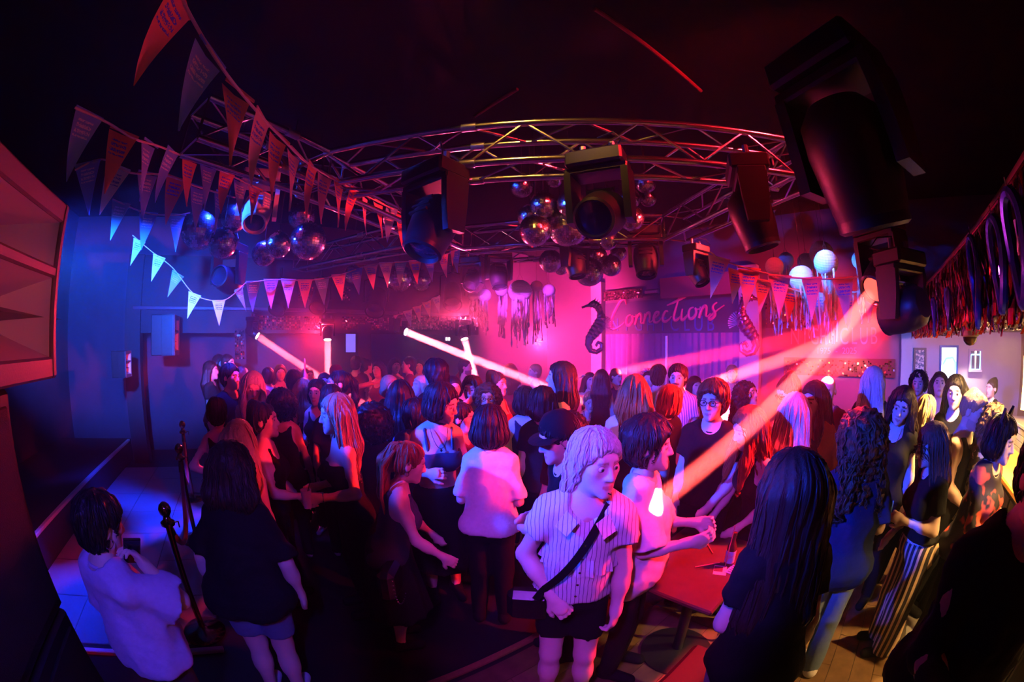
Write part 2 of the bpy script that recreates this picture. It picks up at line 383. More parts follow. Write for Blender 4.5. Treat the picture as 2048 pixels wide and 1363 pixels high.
# the handwritten word, strokes traced letter by letter (x along the word, y up)
def qb(p0, p1, p2, n=8): return [((1-t)**2*p0[0]+2*t*(1-t)*p1[0]+t*t*p2[0], (1-t)**2*p0[1]+2*t*(1-t)*p1[1]+t*t*p2[1]) for t in [i/n for i in range(n+1)]]
def chain(*P):
    out = []
    for i in range(0, len(P)-2, 2): out += qb(P[i], P[i+1], P[i+2])
    return out
def letter(k, x):
    s = {
     'C': [chain((.50, .70), (.48, .98), (.30, .82), (.02, .45), (-.02, .12), (-.02, -.10), (.16, -.04), (.36, .05), (.44, .14))],
     'o': [chain((.16, .34), (.02, .36), (.02, .12), (.04, -.02), (.14, .04), (.28, .16), (.20, .32), (.22, .26), (.34, .28))],
     'n': [chain((.02, .34), (.02, .18), (-.02, .02), (.06, .36), (.16, .34), (.20, .30), (.16, .10), (.16, -.02), (.28, .12))],
     'e': [chain((.02, .14), (.20, .22), (.18, .32), (.10, .38), (.04, .18), (.02, -.02), (.14, .02), (.22, .06), (.28, .16))],
     'c': [chain((.18, .30), (.12, .40), (.04, .20), (.0, .0), (.12, .02), (.22, .06), (.28, .16))],
     't': [chain((.26, .72), (.14, .40), (.08, .14), (.08, -.02), (.18, .04), (.26, .10), (.30, .18)), chain((-.10, .50), (.15, .56), (.52, .74), (.6, .76), (.72, .76))],
     'i': [chain((.06, .34), (.02, .18), (.02, .06), (.04, -.04), (.14, .08), (.18, .12), (.22, .20))],
     's': [chain((.20, .40), (.04, .34), (.10, .20), (.20, .06), (.04, -.04), (-.04, -.06), (-.02, .02), (.2, .2), (.38, .30))]}[k]
    return [[(p[0]+x, p[1]) for p in c] for c in s]
word = 'Connections'; adv = {'C': .48, 'o': .32, 'n': .26, 'e': .27, 'c': .26, 't': .27, 'i': .20, 's': .35}
x = 0; strokes = []
for ch in word:
    strokes.append((ch, letter(ch, x))); x += adv[ch]
W = x
P0 = on_a(1222, 655, 7.3); P1 = on_a(1446, 632, 7.3)
bl = b_of(P0); br = b_of(P1); sc_ = (bl-br)/W; zl = P0.z; zr = P1.z
for ch, cs in strokes:
    q = MB()
    for c in cs:
        pts = []; rr = []
        for i, (px, py) in enumerate(c):
            bb = bl - px*sc_; z = zl + (zr-zl)*px/W + py*sc_*.82
            pts.append(ab(7.325, bb, z) - ab(7.34, b1, 0)); tt = i/(len(c)-1); rr.append(.027*(.55+.7*math.sin(math.pi*min(1, tt*1.05+.02))))
        q.tube(pts, rr, 6)
    q.build('letter', PINKL, ban, smooth=True)
def text_mesh(body, size, m, name, extrude=.006, sx=1.):
    cu = bpy.data.curves.new(name, 'FONT'); cu.body = body; cu.size = size; cu.extrude = extrude; cu.align_x = 'CENTER'
    o = bpy.data.objects.new('tmp', cu); COL.objects.link(o)
    dg = bpy.context.evaluated_depsgraph_get(); me = bpy.data.meshes.new_from_object(o.evaluated_get(dg))
    bpy.data.objects.remove(o); bpy.data.curves.remove(cu)
    for v in me.vertices: v.co.x *= sx
    me.materials.clear(); me.materials.append(m); me.name = name
    return me
# upright text on the wall a = const reads along -V
TXT = Matrix((( -V.x, 0, -U.x), (-V.y, 0, -U.y), (0, 1, 0))).to_quaternion().to_euler()
lets = 'NIGHTCLUB'
for i, ch in enumerate(lets):
    p = on_a(1228 + i*24, 661, 7.3)
    obj('letter', text_mesh(ch, .42, BLUEL, 'block_letter', .006, .75), ban, ab(7.33, b_of(p), p.z) - ab(7.34, b1, 0), TXT)
t = thing('banner_lamp', 'short red lit flood lamp mounted above the name banner', 'lamp', on_a(1306, 584, 7.2))
MB().box((0, 0, 0), (.12, .36, .13), RZ, .02).build('housing', BLACK, t)
MB().tube([U*-.075-V*.15, U*-.075+V*.15], .035, 10).build('reflector', mat('lamp_reflector', (.9, .5, .5), .2, .6), t, smooth=True)
b1b = b_of(on_a(1207, 585, 7.3)); b0b = b_of(on_a(1285, 585, 7.3))
sequin_panel(ab(7.3, b1b, on_a(1250, 598, 7.3).z), -V, UZ, b1b-b0b, .22, SEQ, 'dark red sequin strip above the name banner, left of lamp', seed=9)
abstruct('trim_fascia', 7.2, 7.4, b0, b_of(on_a(1325, 585, 7.3)), zt, zt+.42, mat('maroon_fascia', (.30, .04, .04), .6))
cur = thing('stage_curtain', 'violet pleated curtain hanging below the name banner', 'curtain', ab(7.34, b1, 0))
CURT = mat('violet_curtain', (.30, .14, .42), .8, sheen=.3)
wtot = b1-b0; nple = 22
for k in range(nple):
    w0 = wtot*k/nple; w1 = wtot*(k+1)/nple; pts = []
    for i in range(7):
        tt = i/6; pts.append((w0+(w1-w0)*tt, -.055*math.sin(math.pi*tt)**1.3*(.7+.3*math.sin(k*2.1))))
    q = MB(); vs_ = []; fs = []
    for z in (.02, zb+.02):
        for (w, d) in pts: vs_.append(-V*w + U*d + UZ*z)
    for i in range(6): fs.append((i, i+1, 8+i, 7+i))
    q.add(vs_, fs).build('pleat', CURT, cur, smooth=True)
# the dance pole before the curtain
p = at(1333, 670, 6.6)
t = thing('dance_pole', 'slim white pole standing in front of the violet curtain', 'pole', (p.x, p.y, 0))
zt_ = on_a(1333, 668, 7.3).z
MB().tube([(0, 0, 0), (0, 0, at(1333, 671, 6.6).z)], .024, 10).build('shaft', mat('white_pole', (.9, .85, .85), .25), t, smooth=True)
MB().lathe([(.16, 0), (.16, .012), (.05, .03), (.03, .05)], n=16).build('base', CHROME, t, smooth=True)

# anniversary lettering on the plum wall
WALLTXT = mat('mauve_wall_letters', (.62, .28, .50), .55)
t = thing('wall_lettering', 'mauve lettering NIGHTCLUB over 1975 - 2025 on plum wall', 'lettering', ab(7.36, b_of(on_a(1672, 690, 7.36)), 0))
o0 = Vector(t.location)
for i, ch in enumerate('NIGHTCLUB'):
    p = on_a(1590 + i*19.7, 688, 7.36); obj('letter', text_mesh(ch, .40, WALLTXT, 'wall_letter', .008, .62), t, p-o0, TXT)
for i, ch in enumerate('1975 - 2025'):
    if ch == ' ': continue
    p = on_a(1636 + i*7.4, 707, 7.36); obj('numeral', text_mesh(ch, .15, WALLTXT, 'wall_numeral', .006), t, p-o0, TXT)
p0 = on_a(1567, 748, 7.33); p1 = on_a(1790, 748, 7.33)
sequin_panel(p0, -V, UZ, b_of(p0)-b_of(p1), on_a(1680, 716, 7.33).z-p0.z, SEQG, 'gold sequin band on the plum wall under the year lettering', seed=11, fill=.36, tilt=.45)
p0 = on_a(1500, 640, 7.3)
sequin_panel(ab(7.3, b_of(on_a(1530, 600, 7.3)), on_a(1560, 655, 7.3).z), -V, UZ, .9, .75, SEQG, 'sparse gold sequin cloth behind the blue jellyfish lanterns', seed=12, fill=.2, tilt=.45)

# ---------------------------------------------------------------- bar corner
SOF = mat('soffit_cream', (.62, .46, .36), .7)
sof = abstruct('ceiling_bar', .4, 7.3, -3.0, -.88, 2.13, 2.2, SOF)
abstruct('wall_bar_soffit', .4, 7.3, -.98, -.88, 2.2, 2.62, mat('soffit_front_black', (.02, .012, .015), .5))
RAILM = mat('soffit_rail_lit_red', (.5, .30, .28), .3, .6)  # reddish tone stands for the red light caught by the pipe
struct(MB().tube([ab(.4, -.85, 2.64), ab(7.3, -.85, 2.64)], .035, 10).build('trim_rail', RAILM, None, True))
LEDW = mat('downlight_lens', (1, 1, 1), .3, emit=(1., .72, .35), estr=40)
TRIMW = mat('downlight_trim', (.8, .78, .75), .4)
for k, (px, py, lab) in enumerate(((1936, 667, 'smaller recessed downlight in the bar ceiling above the framed prints'), (1956, 667, 'recessed downlight in the bar ceiling lighting the neon print'), (2022, 663, 'recessed downlight in the bar ceiling nearest the right edge'))):
    p = on_a(px, 690, 6.9 if k < 2 else 5.6); p = ab(6.9 if k < 2 else 5.4, b_of(p), 2.13)
    t = thing('downlight', lab, 'downlight', p)
    MB().lathe([(.035, -.002), (.055, -.006), (.06, 0.0), (.035, .004)], n=18).build('trim_ring', TRIMW, t, smooth=True)
    MB().lathe([(.0, -.0015), (.034, -.0015), (.034, .001)], n=14).build('lens', LEDW, t)
    l = spot('downlight_lamp', (0, 0, -.02), (0, 0, -1), WARM if k == 2 else (1., .75, .6), 80, 80, .5, .03); l.parent = t
for k, (aa, bb, e) in enumerate(((3.2, -1.75, 320), (4.6, -1.75, 380), (2.0, -1.7, 260), (3.15, -1.05, 300))):   # row over the counter
    t = thing('downlight', ('recessed warm downlight over the bar counter, nearest the camera', 'recessed warm downlight over the bar counter, middle of three', 'recessed warm downlight over the bar counter, closest to end wall', 'recessed warm downlight over the walkway before the bar')[(1, 2, 0, 3)[k]], 'downlight', ab(aa, bb, 2.13))
    MB().lathe([(.035, -.002), (.055, -.006), (.06, 0.0), (.035, .004)], n=18).build('trim_ring', TRIMW, t, smooth=True)
    MB().lathe([(.0, -.0015), (.034, -.0015), (.034, .001)], n=14).build('lens', LEDW, t)
    l = spot('downlight_lamp', (0, 0, -.02), (.0, .0, -1), WARM, e, 120, .4, .03); l.parent = t
# the counter
BTOP = mat('orange_bar_top', (.62, .26, .07), .25, noise=.25, bscale=8)
t = thing('bar_counter', 'long bar counter with glossy orange timber top', 'counter', ab(2.0, -1.58, 0), ROOM_YAW)
MB().box((2.1, .0, .5), (4.2, .34, 1.0), None, .01).build('body', mat('bar_front_black', (.03, .025, .03), .5), t)
MB().box((2.1, .03, 1.025), (4.3, .46, .05), None, .012).build('counter_top', BTOP, t)
for k in range(7): MB().box((.3+k*.6, .175, .5), (.56, .02, .86), None, .006).build('front_panel', mat('bar_panel_dark', (.05, .03, .03), .4), t)
WT = mat('white_glazed_tile', (.80, .76, .72), .25, noise=.08, bscale=6)
t = thing('back_bar', 'white tiled back bar shelf behind the orange counter', 'bar shelf', ab(2.2, -2.45, 0), ROOM_YAW)
MB().box((2.0, -.1, .5), (4.0, .3, 1.0), None, .004).build('core', mat('tile_grout_dark', (.08, .07, .07), .8), t)
MB().box((2.0, -.1, 1.02), (4.05, .36, .04), None, .006).build('shelf_top', WT, t)
tm = MB().box((0, 0, 0), (.145, .014, .068), None, .003).mesh('wall_tile', WT)
for i in range(26):
    for j in range(6):
        obj('tile', tm, t, (.08+i*.153 + (.076 if j % 2 else 0), .055, .58+j*.075))
# framed pictures on the end wall
def framed(x0, x1, y0, y1, label, frame_m, pic_m, cat='picture', inner=None, depth=.04):
    A = on_a(x0, y1, 7.28); B = on_a(x1, y1, 7.28); C = on_a((x0+x1)/2, y0, 7.28)
    w = b_of(A)-b_of(B); h = C.z-A.z
    t = thing('framed_picture', label, cat, Vector((A.x, A.y, A.z)))
    f = .035
    for (p, q) in (((0, 0), (w, f)), ((0, h-f), (w, h)), ((0, f), (f, h-f)), ((w-f, f), (w, h-f))):
        MB().prism([-V*p[0]+UZ*p[1], -V*q[0]+UZ*p[1], -V*q[0]+UZ*q[1], -V*p[0]+UZ*q[1]], U*-depth).build('frame_bar', frame_m, t)
    MB().prism([-V*f+UZ*f, -V*(w-f)+UZ*f, -V*(w-f)+UZ*(h-f), -V*f+UZ*(h-f)], U*-.012).build('print', pic_m, t)
    return t, w, h
PRINT = blotch('collage_print', ((.75, .68, .62), (.12, .12, .2)), 22., .5, .47, .53)
framed(1826, 1851, 695, 744, 'framed black and white collage print on lilac bar wall', mat('frame_dark', (.05, .04, .05), .4), PRINT)
t, w, h = framed(1875, 1912, 690, 790, 'tall glowing white and aqua light box poster on bar wall', mat('frame_blue', (.05, .12, .5), .4), mat('light_box_face', (.8, .9, 1), .4, emit=(.75, .95, 1.), estr=2.2), 'light box')
AQ = mat('aqua_light_print', (.3, .75, .7), .4, emit=(.30, .80, .72), estr=1.6)
MB().tube([-V*(w*.2)+UZ*(h*.62)-U*.016, -V*(w*.35)+UZ*(h*.74)-U*.016, -V*(w*.7)+UZ*(h*.76)-U*.016, -V*(w*.85)+UZ*(h*.66)-U*.016, -V*(w*.85)+UZ*(h*.5)-U*.016], .022, 6).build('printed_arc', AQ, t)
t, w, h = framed(1936, 1963, 697, 743, 'small framed print edged with cyan neon tubing', mat('frame_lilac', (.5, .4, .6), .4), mat('neon_back', (.12, .10, .2), .4), 'neon picture')
NEON = mat('cyan_neon', (.3, .8, 1), .3, emit=(.30, .85, 1.), estr=3.)
for k, (x0, y0, x1, y1) in enumerate(((.15, .1, .15, .75), (.15, .1, .85, .1), (.85, .1, .85, .9), (.2, .75, .4, .75), (.6, .75, .8, .75))):
    MB().tube([-V*(w*x0)+UZ*(h*y0)-U*.02, -V*(w*x1)+UZ*(h*y1)-U*.02], .012, 6).build('neon_tube', NEON, t)
MB().tube([-V*(w*.5)+UZ*(h*.15)-U*.02, -V*(w*.5)+UZ*(h*.72)-U*.02, -V*(w*.5)+UZ*(h*.92)-U*.02], [.010, .016, .024], 8).build('figure', mat('warm_neon', (1, .7, .6), .3, emit=(1., .62, .5), estr=2.2), t, smooth=True)
for k, (px, py, lab) in enumerate(((2004, 718, 'small pale sticker on the brown bar wall, upper'), (2002, 780, 'square printed notice on the brown bar wall'), (2030, 738, 'round sticker on the brown bar wall near right edge'))):
    p = onplane(px, py, V, -2.98)
    s_ = (.10, .22, .12)[k]
    t = thing('wall_notice', lab, 'notice', p)
    MB().prism([U*-s_*.5+UZ*-s_*.6, U*s_*.5+UZ*-s_*.6, U*s_*.5+UZ*s_*.6, U*-s_*.5+UZ*s_*.6], V*.006).build('paper', mat('notice_paper', (.75, .6, .5), .7), t)
    MB().prism([U*-s_*.35+UZ*-s_*.4+V*.006, U*s_*.35+UZ*-s_*.4+V*.006, U*s_*.35+UZ*s_*.3+V*.006, U*-s_*.35+UZ*s_*.3+V*.006], V*.002).build('print', PRINT, t)
# dome camera
p = at(1915, 664, 3.6); p = Vector((p.x, p.y, 2.10))
t = thing('dome_camera', 'white dome security camera under the bar soffit', 'camera', ab(a_of(p), -.93, 2.13))
MB().lathe([(.075, 0), (.085, -.03), (.085, -.09), (.07, -.10)], n=20).build('housing', mat('camera_white', (.8, .8, .82), .4), t, smooth=True)
MB().lathe([(.066, -.10), (.06, -.13), (.035, -.158), (.0, -.165)], n=20).build('dome', mat('smoked_dome', (.03, .02, .03), .1), t, smooth=True)
# ---------------------------------------------------------------- loudspeakers on the left
GREY = mat('speaker_grey', (.16, .13, .14), .45, bump=.1, bscale=120); HORN = mat('horn_white', (.80, .78, .80), .4); DARKIN = mat('horn_throat', (.05, .04, .05), .6)
def horn(mb_in, cx, cz, w, h, d, tw, th):
    """four sloping walls of a horn mouth, opening towards +x at x = 0"""
    M = [(0, cx-w/2, cz-h/2), (0, cx+w/2, cz-h/2), (0, cx+w/2, cz+h/2), (0, cx-w/2, cz+h/2)]
    T = [(-d, cx-tw/2, cz-th/2), (-d, cx+tw/2, cz-th/2), (-d, cx+tw/2, cz+th/2), (-d, cx-tw/2, cz+th/2)]
    return M, T
def loudspeaker(corner, H, Wd, label, tilt=0.):
    """corner: the far lower front corner; the front looks along +U, the cabinet runs back along -U and towards -V"""
    t = thing('loudspeaker', label, 'loudspeaker', corner, rot=(0, 0, ROOM_YAW))
    # local: x = U (out of the front), y = V
    k = H/.75
    fw = .05*k
    y0 = -Wd
    MB().box((-.37*k, -Wd/2, H/2), (.24*k, Wd, H), None, .015*k).build('cabinet', BLACK, t)
    for (c_, z_) in (((-.13*k, -.006, H/2), (.26*k, .012, H)), ((-.13*k, -Wd+.006, H/2), (.26*k, .012, H)), ((-.13*k, -Wd/2, .006), (.26*k, Wd, .012)), ((-.13*k, -Wd/2, H-.006), (.26*k, Wd, .012))):
        MB().box(c_, z_).build('cabinet_panel', BLACK, t)
    bars = [((0, -fw/2-.01), fw+.02, H)]
    zs = [(.0, .09*k), (.42*k, .47*k), (.66*k, H)]
    for (za, zb_) in zs: MB().box((-.015*k, -Wd/2, (za+zb_)/2), (.06*k, Wd, zb_-za), None, .01*k).build('front_frame', GREY, t)
    MB().box((-.012*k, -fw/2, H/2), (.064*k, fw, H), None, .012*k).build('side_frame', GREY, t)
    MB().box((-.012*k, -Wd+fw/2, H/2), (.064*k, fw, H), None, .012*k).build('side_frame', GREY, t)
    # upper horn
    for (za, zb_, nm) in ((.47*k, .66*k, 'upper_horn'), (.09*k, .42*k, 'lower_horn')):
        w = Wd-2*fw; cy = -Wd/2; cz = (za+zb_)/2; hh = zb_-za
        M, T = horn(None, cy, cz, w, hh, .22*k, w*.22, hh*.30)
        q = MB(); q.add(M+T, [(1, 2, 6, 5), (3, 0, 4, 7)]); hn = q.build(nm, HORN, t)
        q = MB(); q.add(M+T, [(0, 1, 5, 4), (2, 3, 7, 6)]); q.build('horn_wall', mat('horn_side', (.62, .58, .60), .5), hn)
        q = MB(); q.add(T, [(0, 1, 2, 3)]); q.build('throat', DARKIN, hn)
    # splitter vane across the lower horn
    w = Wd-2*fw
    MB().prism([(-.20*k, -Wd/2-w*.5, .23*k), (-.02*k, -Wd/2-w*.10, .255*k), (-.20*k, -Wd/2-w*.5, .29*k)], (0, w*.9, 0)).build('vane', GREY, t)
    return t
TRc = at(135, 412, 2.13); 
loudspeaker(Vector((TRc.x, TRc.y, TRc.z-.75)), .75, .75, 'big black loudspeaker with pale horn mouths at the left edge')
p = at(358, 640, 6.9)
loudspeaker(Vector((p.x, p.y, at(352, 709, 6.9).z)), .60, .44, 'smaller horn loudspeaker on the far blue wall')
p = at(262, 720, 6.4)
loudspeaker(Vector((p.x, p.y, at(262, 752, 6.4).z)), .36, .30, 'small dark loudspeaker low on the far blue wall')
p = at(56, 1000, 1.9)
t = thing('subwoofer_stack', 'black subwoofer stack under the big left loudspeaker', 'subwoofer', (p.x, p.y, 0), ROOM_YAW)
MB().box((-.30, -.42, .46), (.60, .84, .92), None, .02).build('lower_cabinet', BLACK, t)
MB().box((-.30, -.42, 1.38), (.60, .84, .90), None, .02).build('upper_cabinet', BLACK, t)
for z in (.46, 1.38): MB().box((.005, -.42, z), (.02, .74, .78), None, .006).build('grille', mat('grille_black', (.01, .01, .012), .6, bump=.5, bscale=300), t)
for y in (-.7, -.14): MB().box((-.3, y, 1.855), (.3, .1, .03), None, .006).build('foot', BLACK, t)

# ---------------------------------------------------------------- box truss
def truss(A, B, label, size=.285, rt=.025, seg=.38):
    A = Vector(A); B = Vector(B); d = B-A; L = d.length; d.normalize()
    side = d.cross(UZ).normalized(); up = side.cross(d)
    t = thing('lighting_truss', label, 'truss', A)
    h = size/2
    away = 1 if side.dot(A+B) > 0 else -1          # the near lower chord runs through A and B
    C = [side*sx*h*away + up*sz*h for sx, sz in ((0, 0), (2, 0), (2, 2), (0, 2))]
    for c in C: MB().tube([c, c+d*L], rt, 10).build('chord', ALU, t, smooth=True)
    n = max(2, round(L/seg)); st = L/n
    bm_ = MB().tube([(0, 0, 0), (0, 0, 1)], .010, 6).mesh('brace', ALU, True)
    def brace(p, q):
        v = q-p; o = obj('brace', bm_, t, p, v.to_track_quat('Z', 'Y').to_euler()); o.scale = (1, 1, v.length)
    for (i, j) in ((0, 1), (1, 2), (2, 3), (3, 0)):
        for k in range(n):
            p, q = (C[i], C[j]) if k % 2 == 0 else (C[j], C[i])
            brace(p+d*st*k, q+d*st*(k+1))
    for e in (.0, L):
        for (i, j) in ((0, 1), (1, 2), (2, 3), (3, 0)): brace(C[i]+d*e, C[j]+d*e)
    cm = MB().tube([(0, 0, 0), (0, 0, .10)], .031, 10).mesh('coupler', mat('coupler_steel', (.5, .5, .52), .35, 1.), True)
    for c in C:
        obj('coupler', cm, t, c+d*(L*.32), d.to_track_quat('Z', 'Y').to_euler())
    return t
NL = onz(640, 372, 3.15); NR = onz(1592, 350, 3.15); FR = onz(1330, 478, 3.15); FL = onz(925, 497, 3.15)
truss(NL, NR, 'curving silver box truss across the front, lit red and gold')
truss(NR, FR, 'red lit box truss running back on the right')
truss(FR, FL, 'far dim box truss behind the mirror ball cluster')
truss(FL, NL, 'left side box truss running back behind the bunting')
truss(onz(815, 491, 3.15), onz(815, 491, 3.15).lerp(onz(515, 557, 3.15), .66), 'blue lit box truss on the left above small bunting')
truss(onz(1160, 508, 3.35), onz(900, 530, 3.35), 'short faint pink box truss deep in the haze', .22, .02)
truss(onz(655, 372, 3.15), onz(395, 275, 3.15), 'dark box truss running left from the front truss corner')

# ---------------------------------------------------------------- moving heads and par cans
LENS_D = mat('lens_dark', (.02, .03, .05), .05, spec=.9)
def moving_head(c, aim, s, label, lens=LENS_D, beams=(), body=BLACK, rim=None, hang=True):
    """c: centre of the tilting head, aim: direction it looks"""
    c = Vector(c); aim = Vector(aim).normalized()
    t = thing('moving_head_light', label, 'stage light', c)
    hz = Vector((aim.x, aim.y, 0)); hz = hz.normalized() if hz.length > .05 else Vector((1, 0, 0))
    ax = Vector((-hz.y, hz.x, 0))
    R = Matrix((ax, aim.cross(ax), aim)).transposed()          # local z = aim
    prof = [(.03, -.21), (.10, -.20), (.145, -.15), (.155, -.05), (.145, .06), (.135, .12), (.128, .16)]
    MB().lathe([(r*s, z*s) for r, z in prof], R=R, n=22).build('head', body, t, smooth=True); hd_o = COL.objects[-1]
    MB().lathe([(.128*s, .15*s), (.128*s, .19*s), (.112*s, .20*s), (.104*s, .17*s)], R=R, n=22).build('lens_ring', rim or body, hd_o, smooth=True)
    MB().lathe([(0, .182*s), (.05*s, .180*s), (.106*s, .168*s)], R=R, n=20).build('lens', lens, hd_o, smooth=True)
    for k in range(3): MB().box(R @ Vector((0, .148*s, (-.12+k*.05)*s)), (.16*s, .02*s, .018*s), R).build('fin', body, hd_o)
    R2 = Matrix((ax, hz, UZ)).transposed()
    for sx in (-1, 1):
        MB().prism([R2 @ Vector((sx*.165*s, y*s, z*s)) for y, z in ((-.07, -.06), (.07, -.06), (.09, .10), (.10, .27), (-.10, .27), (-.09, .10))], ax*sx*.045*s).build('yoke_arm', body, t)
    MB().box((0, 0, .285*s), (.42*s, .20*s, .05*s), R2, .01*s).build('yoke_bridge', body, t)
    MB().box((0, 0, .36*s), (.38*s, .28*s, .11*s), R2, .015*s).build('base', body, t)
    if hang:
        for sx in (-1, 1): MB().tube([R2 @ Vector((sx*.1*s, 0, .41*s)), R2 @ Vector((sx*.1*s, 0, .50*s))], .022*s, 8).build('clamp', mat('clamp_steel', (.2, .2, .22), .4, 1.), t)
        MB().tube([R2 @ Vector((.12*s, .05*s, .41*s)), R2 @ Vector((.2*s, .14*s, .44*s)), R2 @ Vector((.14*s, .1*s, .52*s)), R2 @ Vector((.02*s, .04*s, .53*s))], .006*s, 6).build('safety_cable', BLACK, t)
    for (tgt, col, e, size) in beams:
        d = (Vector(tgt)-c).normalized()
        l = beam('beam_lamp', c + aim*.20*s + d*.04, Vector(tgt), col, e, size)
    return t
def par_can(c, aim, s, label):
    c = Vector(c); aim = Vector(aim).normalized(); t = thing('par_can', label, 'stage light', c)
    R = aim.to_track_quat('Z', 'Y').to_matrix()
    MB().lathe([(.03*s, -.16*s), (.09*s, -.13*s), (.10*s, -.02*s), (.10*s, .13*s), (.085*s, .13*s), (.085*s, .06*s)], R=R, n=18).build('can', BLACK, t, smooth=True)
    MB().lathe([(0, .06*s), (.084*s, .055*s)], R=R, n=16).build('lens', LENS_D, t)
    MB().tube([(-.13*s, 0, 0), (-.13*s, 0, .22*s), (0, 0, .26*s), (.13*s, 0, .22*s), (.13*s, 0, 0)], .01*s, 6).build('bracket', BLACK, t)
    MB().tube([(0, 0, .25*s), (0, 0, .36*s)], .02*s, 8).build('clamp', BLACK, t)
    return t
def LH(px, py, d): return at(px, py, d)
RLENS = mat('lens_glowing_red', (.9, .1, .08), .2, emit=(1., .10, .06), estr=2.2)
WHITEHOT = mat('lens_white_hot', (1, .8, .8), .2, emit=(1., .55, .55), estr=60)
CYANLIT = mat('cyan_lit_shell', (.55, .62, .7), .35)  # pale cyan tone carries the blue light on this fixture's sides
moving_head(LH(865, 455, 2.45), (-.25, -.35, -.9), 1.02, 'black moving head hanging from the front truss, left of centre')
moving_head(LH(1203, 428, 2.35), (-.45, -.8, -.42), .98, 'black moving head hanging before the large mirror balls, lens showing')
moving_head(LH(1508, 440, 2.45), (.2, -.1, -.95), .92, 'black moving head hanging from the truss right of centre')
moving_head(LH(1715, 330, 1.42), (.25, .05, -.95), 1.12, 'huge close black moving head hanging at upper right')
lampC = LH(1768, 553, 2.75); lampB = LH(1808, 622, 2.55)
tT = at(1322, 998, 1.78)
spot('red_spill_light', lampC + (tT-lampC).normalized()*.24, ab(1.75, .9, .9), RED, 900, 62, .8, .05)
moving_head(lampC, tT-lampC, .86, 'black moving head with glowing red lens on the right', RLENS, (
    (tT, (1., .06, .05), 520, .09),))
moving_head(lampB, at(1500, 738, 4.0)-lampB, .80, 'low black moving head throwing the bright red beam on the right', mat('lens_lit_red', (1, .2, .1), .2, emit=(1, .2, .1), estr=4), (
    (at(1425, 765, 5.2), (1., .05, .04), 620, .12), (at(1655, 757, 3.7), RED, 170, .10), (at(1520, 800, 4.6), RED, 300, .24), (at(1190, 752, 7.2), RED, 200, .13)))
moving_head(LH(945, 560, 6.0), (-.2, -.6, -.6), .85, 'distant blue lit moving head, left of a pair in the haze')
moving_head(LH(997, 552, 5.8), (.1, -.3, -.9), .95, 'distant blue lit moving head, right of a pair in the haze')
moving_head(LH(1150, 528, 4.7), (.15, -.2, -.9), .85, 'dark moving head hanging among the lower mirror balls')
moving_head(LH(1292, 522, 4.6), (-.1, -.3, -.9), .98, 'dark moving head behind the right hand mirror balls')
moving_head(LH(1395, 545, 4.2), (.2, -.4, -.8), .70, 'small dark moving head above the banner edge')
moving_head(LH(513, 425, 3.9), (.35, -.5, -.75), 1.0, 'moving head with pale blue lit shell among left mirror balls', body=CYANLIT)
moving_head(LH(455, 560, 4.6), (.1, -.8, .1), .95, 'dark moving head at the end of the blue truss')
for px, py, d, lab in ((560, 603, 6.5, 'dark par can silhouette before the copper sequin square'), (640, 600, 6.5, 'dark par can hanging right of the copper sequin square'), (752, 604, 6.3, 'dark par can hanging over the stage header in pink haze'), (905, 592, 6.6, 'faint par can deep in the pink haze')):
    par_can(LH(px, py, d), (.1, -.5, -.6), 1.5 if px < 700 else 1.6, lab)
# the four beam lamps at the back of the stage
for px, py, d, tgt, e, size, lab in (
    (505, 664, 6.8, at(640, 754, 6.4), 70, .11, 'beam light at far left of stage, beam slanting right'),
    (655, 667, 6.7, at(657, 775, 6.3), 90, .11, 'beam light shining straight down by the stage post'),
    (802, 659, 6.7, at(1110, 780, 5.6), 140, .115, 'beam light throwing the longest white hot beam'),
    (926, 667, 6.9, at(972, 830, 6.2), 150, .11, 'beam light whose beam crosses the longest one')):
    c = LH(px, py, d)
    moving_head(c, tgt-c, .60, lab, WHITEHOT, ((tgt, (1., .05, .07), e*1.8, size),))

# ---------------------------------------------------------------- mirror balls
MIRROR = mat('mirror_facets', (.92, .92, .95), .20, 1.)
def facet_ball(n=46, m=26):
    v = []; f = []
    for j in range(m+1):
        th = math.pi*j/m
        for i in range(n):
            a = 2*math.pi*i/n; v.append((math.sin(th)*math.cos(a), math.sin(th)*math.sin(a), math.cos(th)))
    q = MB(); rs = np.random.default_rng(3)
    for j in range(m):                           # every facet its own slightly tipped mirror
        for i in range(n):
            P = [Vector(v[j*n+i]), Vector(v[(j+1)*n+i]), Vector(v[(j+1)*n+(i+1) % n]), Vector(v[j*n+(i+1) % n])]
            c = sum(P, Vector())/4; nn = c.normalized(); tip = Vector(rs.normal(0, .05, 3))
            q.add([c + (p-c)*.95 + nn*((p-c).dot(tip)) + nn*.01 for p in P], [(0, 1, 2, 3)])
    return q
fb = facet_ball(); FB = fb.mesh('mirror_tiles', MIRROR)
CORE = MB().lathe([(math.sin(math.pi*k/12), -math.cos(math.pi*k/12)) for k in range(13)], n=24).mesh('core', mat('ball_core', (.02, .02, .03), .5), True)
CAPM = MB().lathe([(0, 1.02), (.16, 1.0), (.16, 1.08), (.06, 1.12), (0, 1.12)], n=14).mesh('ball_cap', CHROME, True)
CAB = MB().tube([(0, 0, 0), (0, 0, 1)], .004, 5).mesh('cable', BLACK)
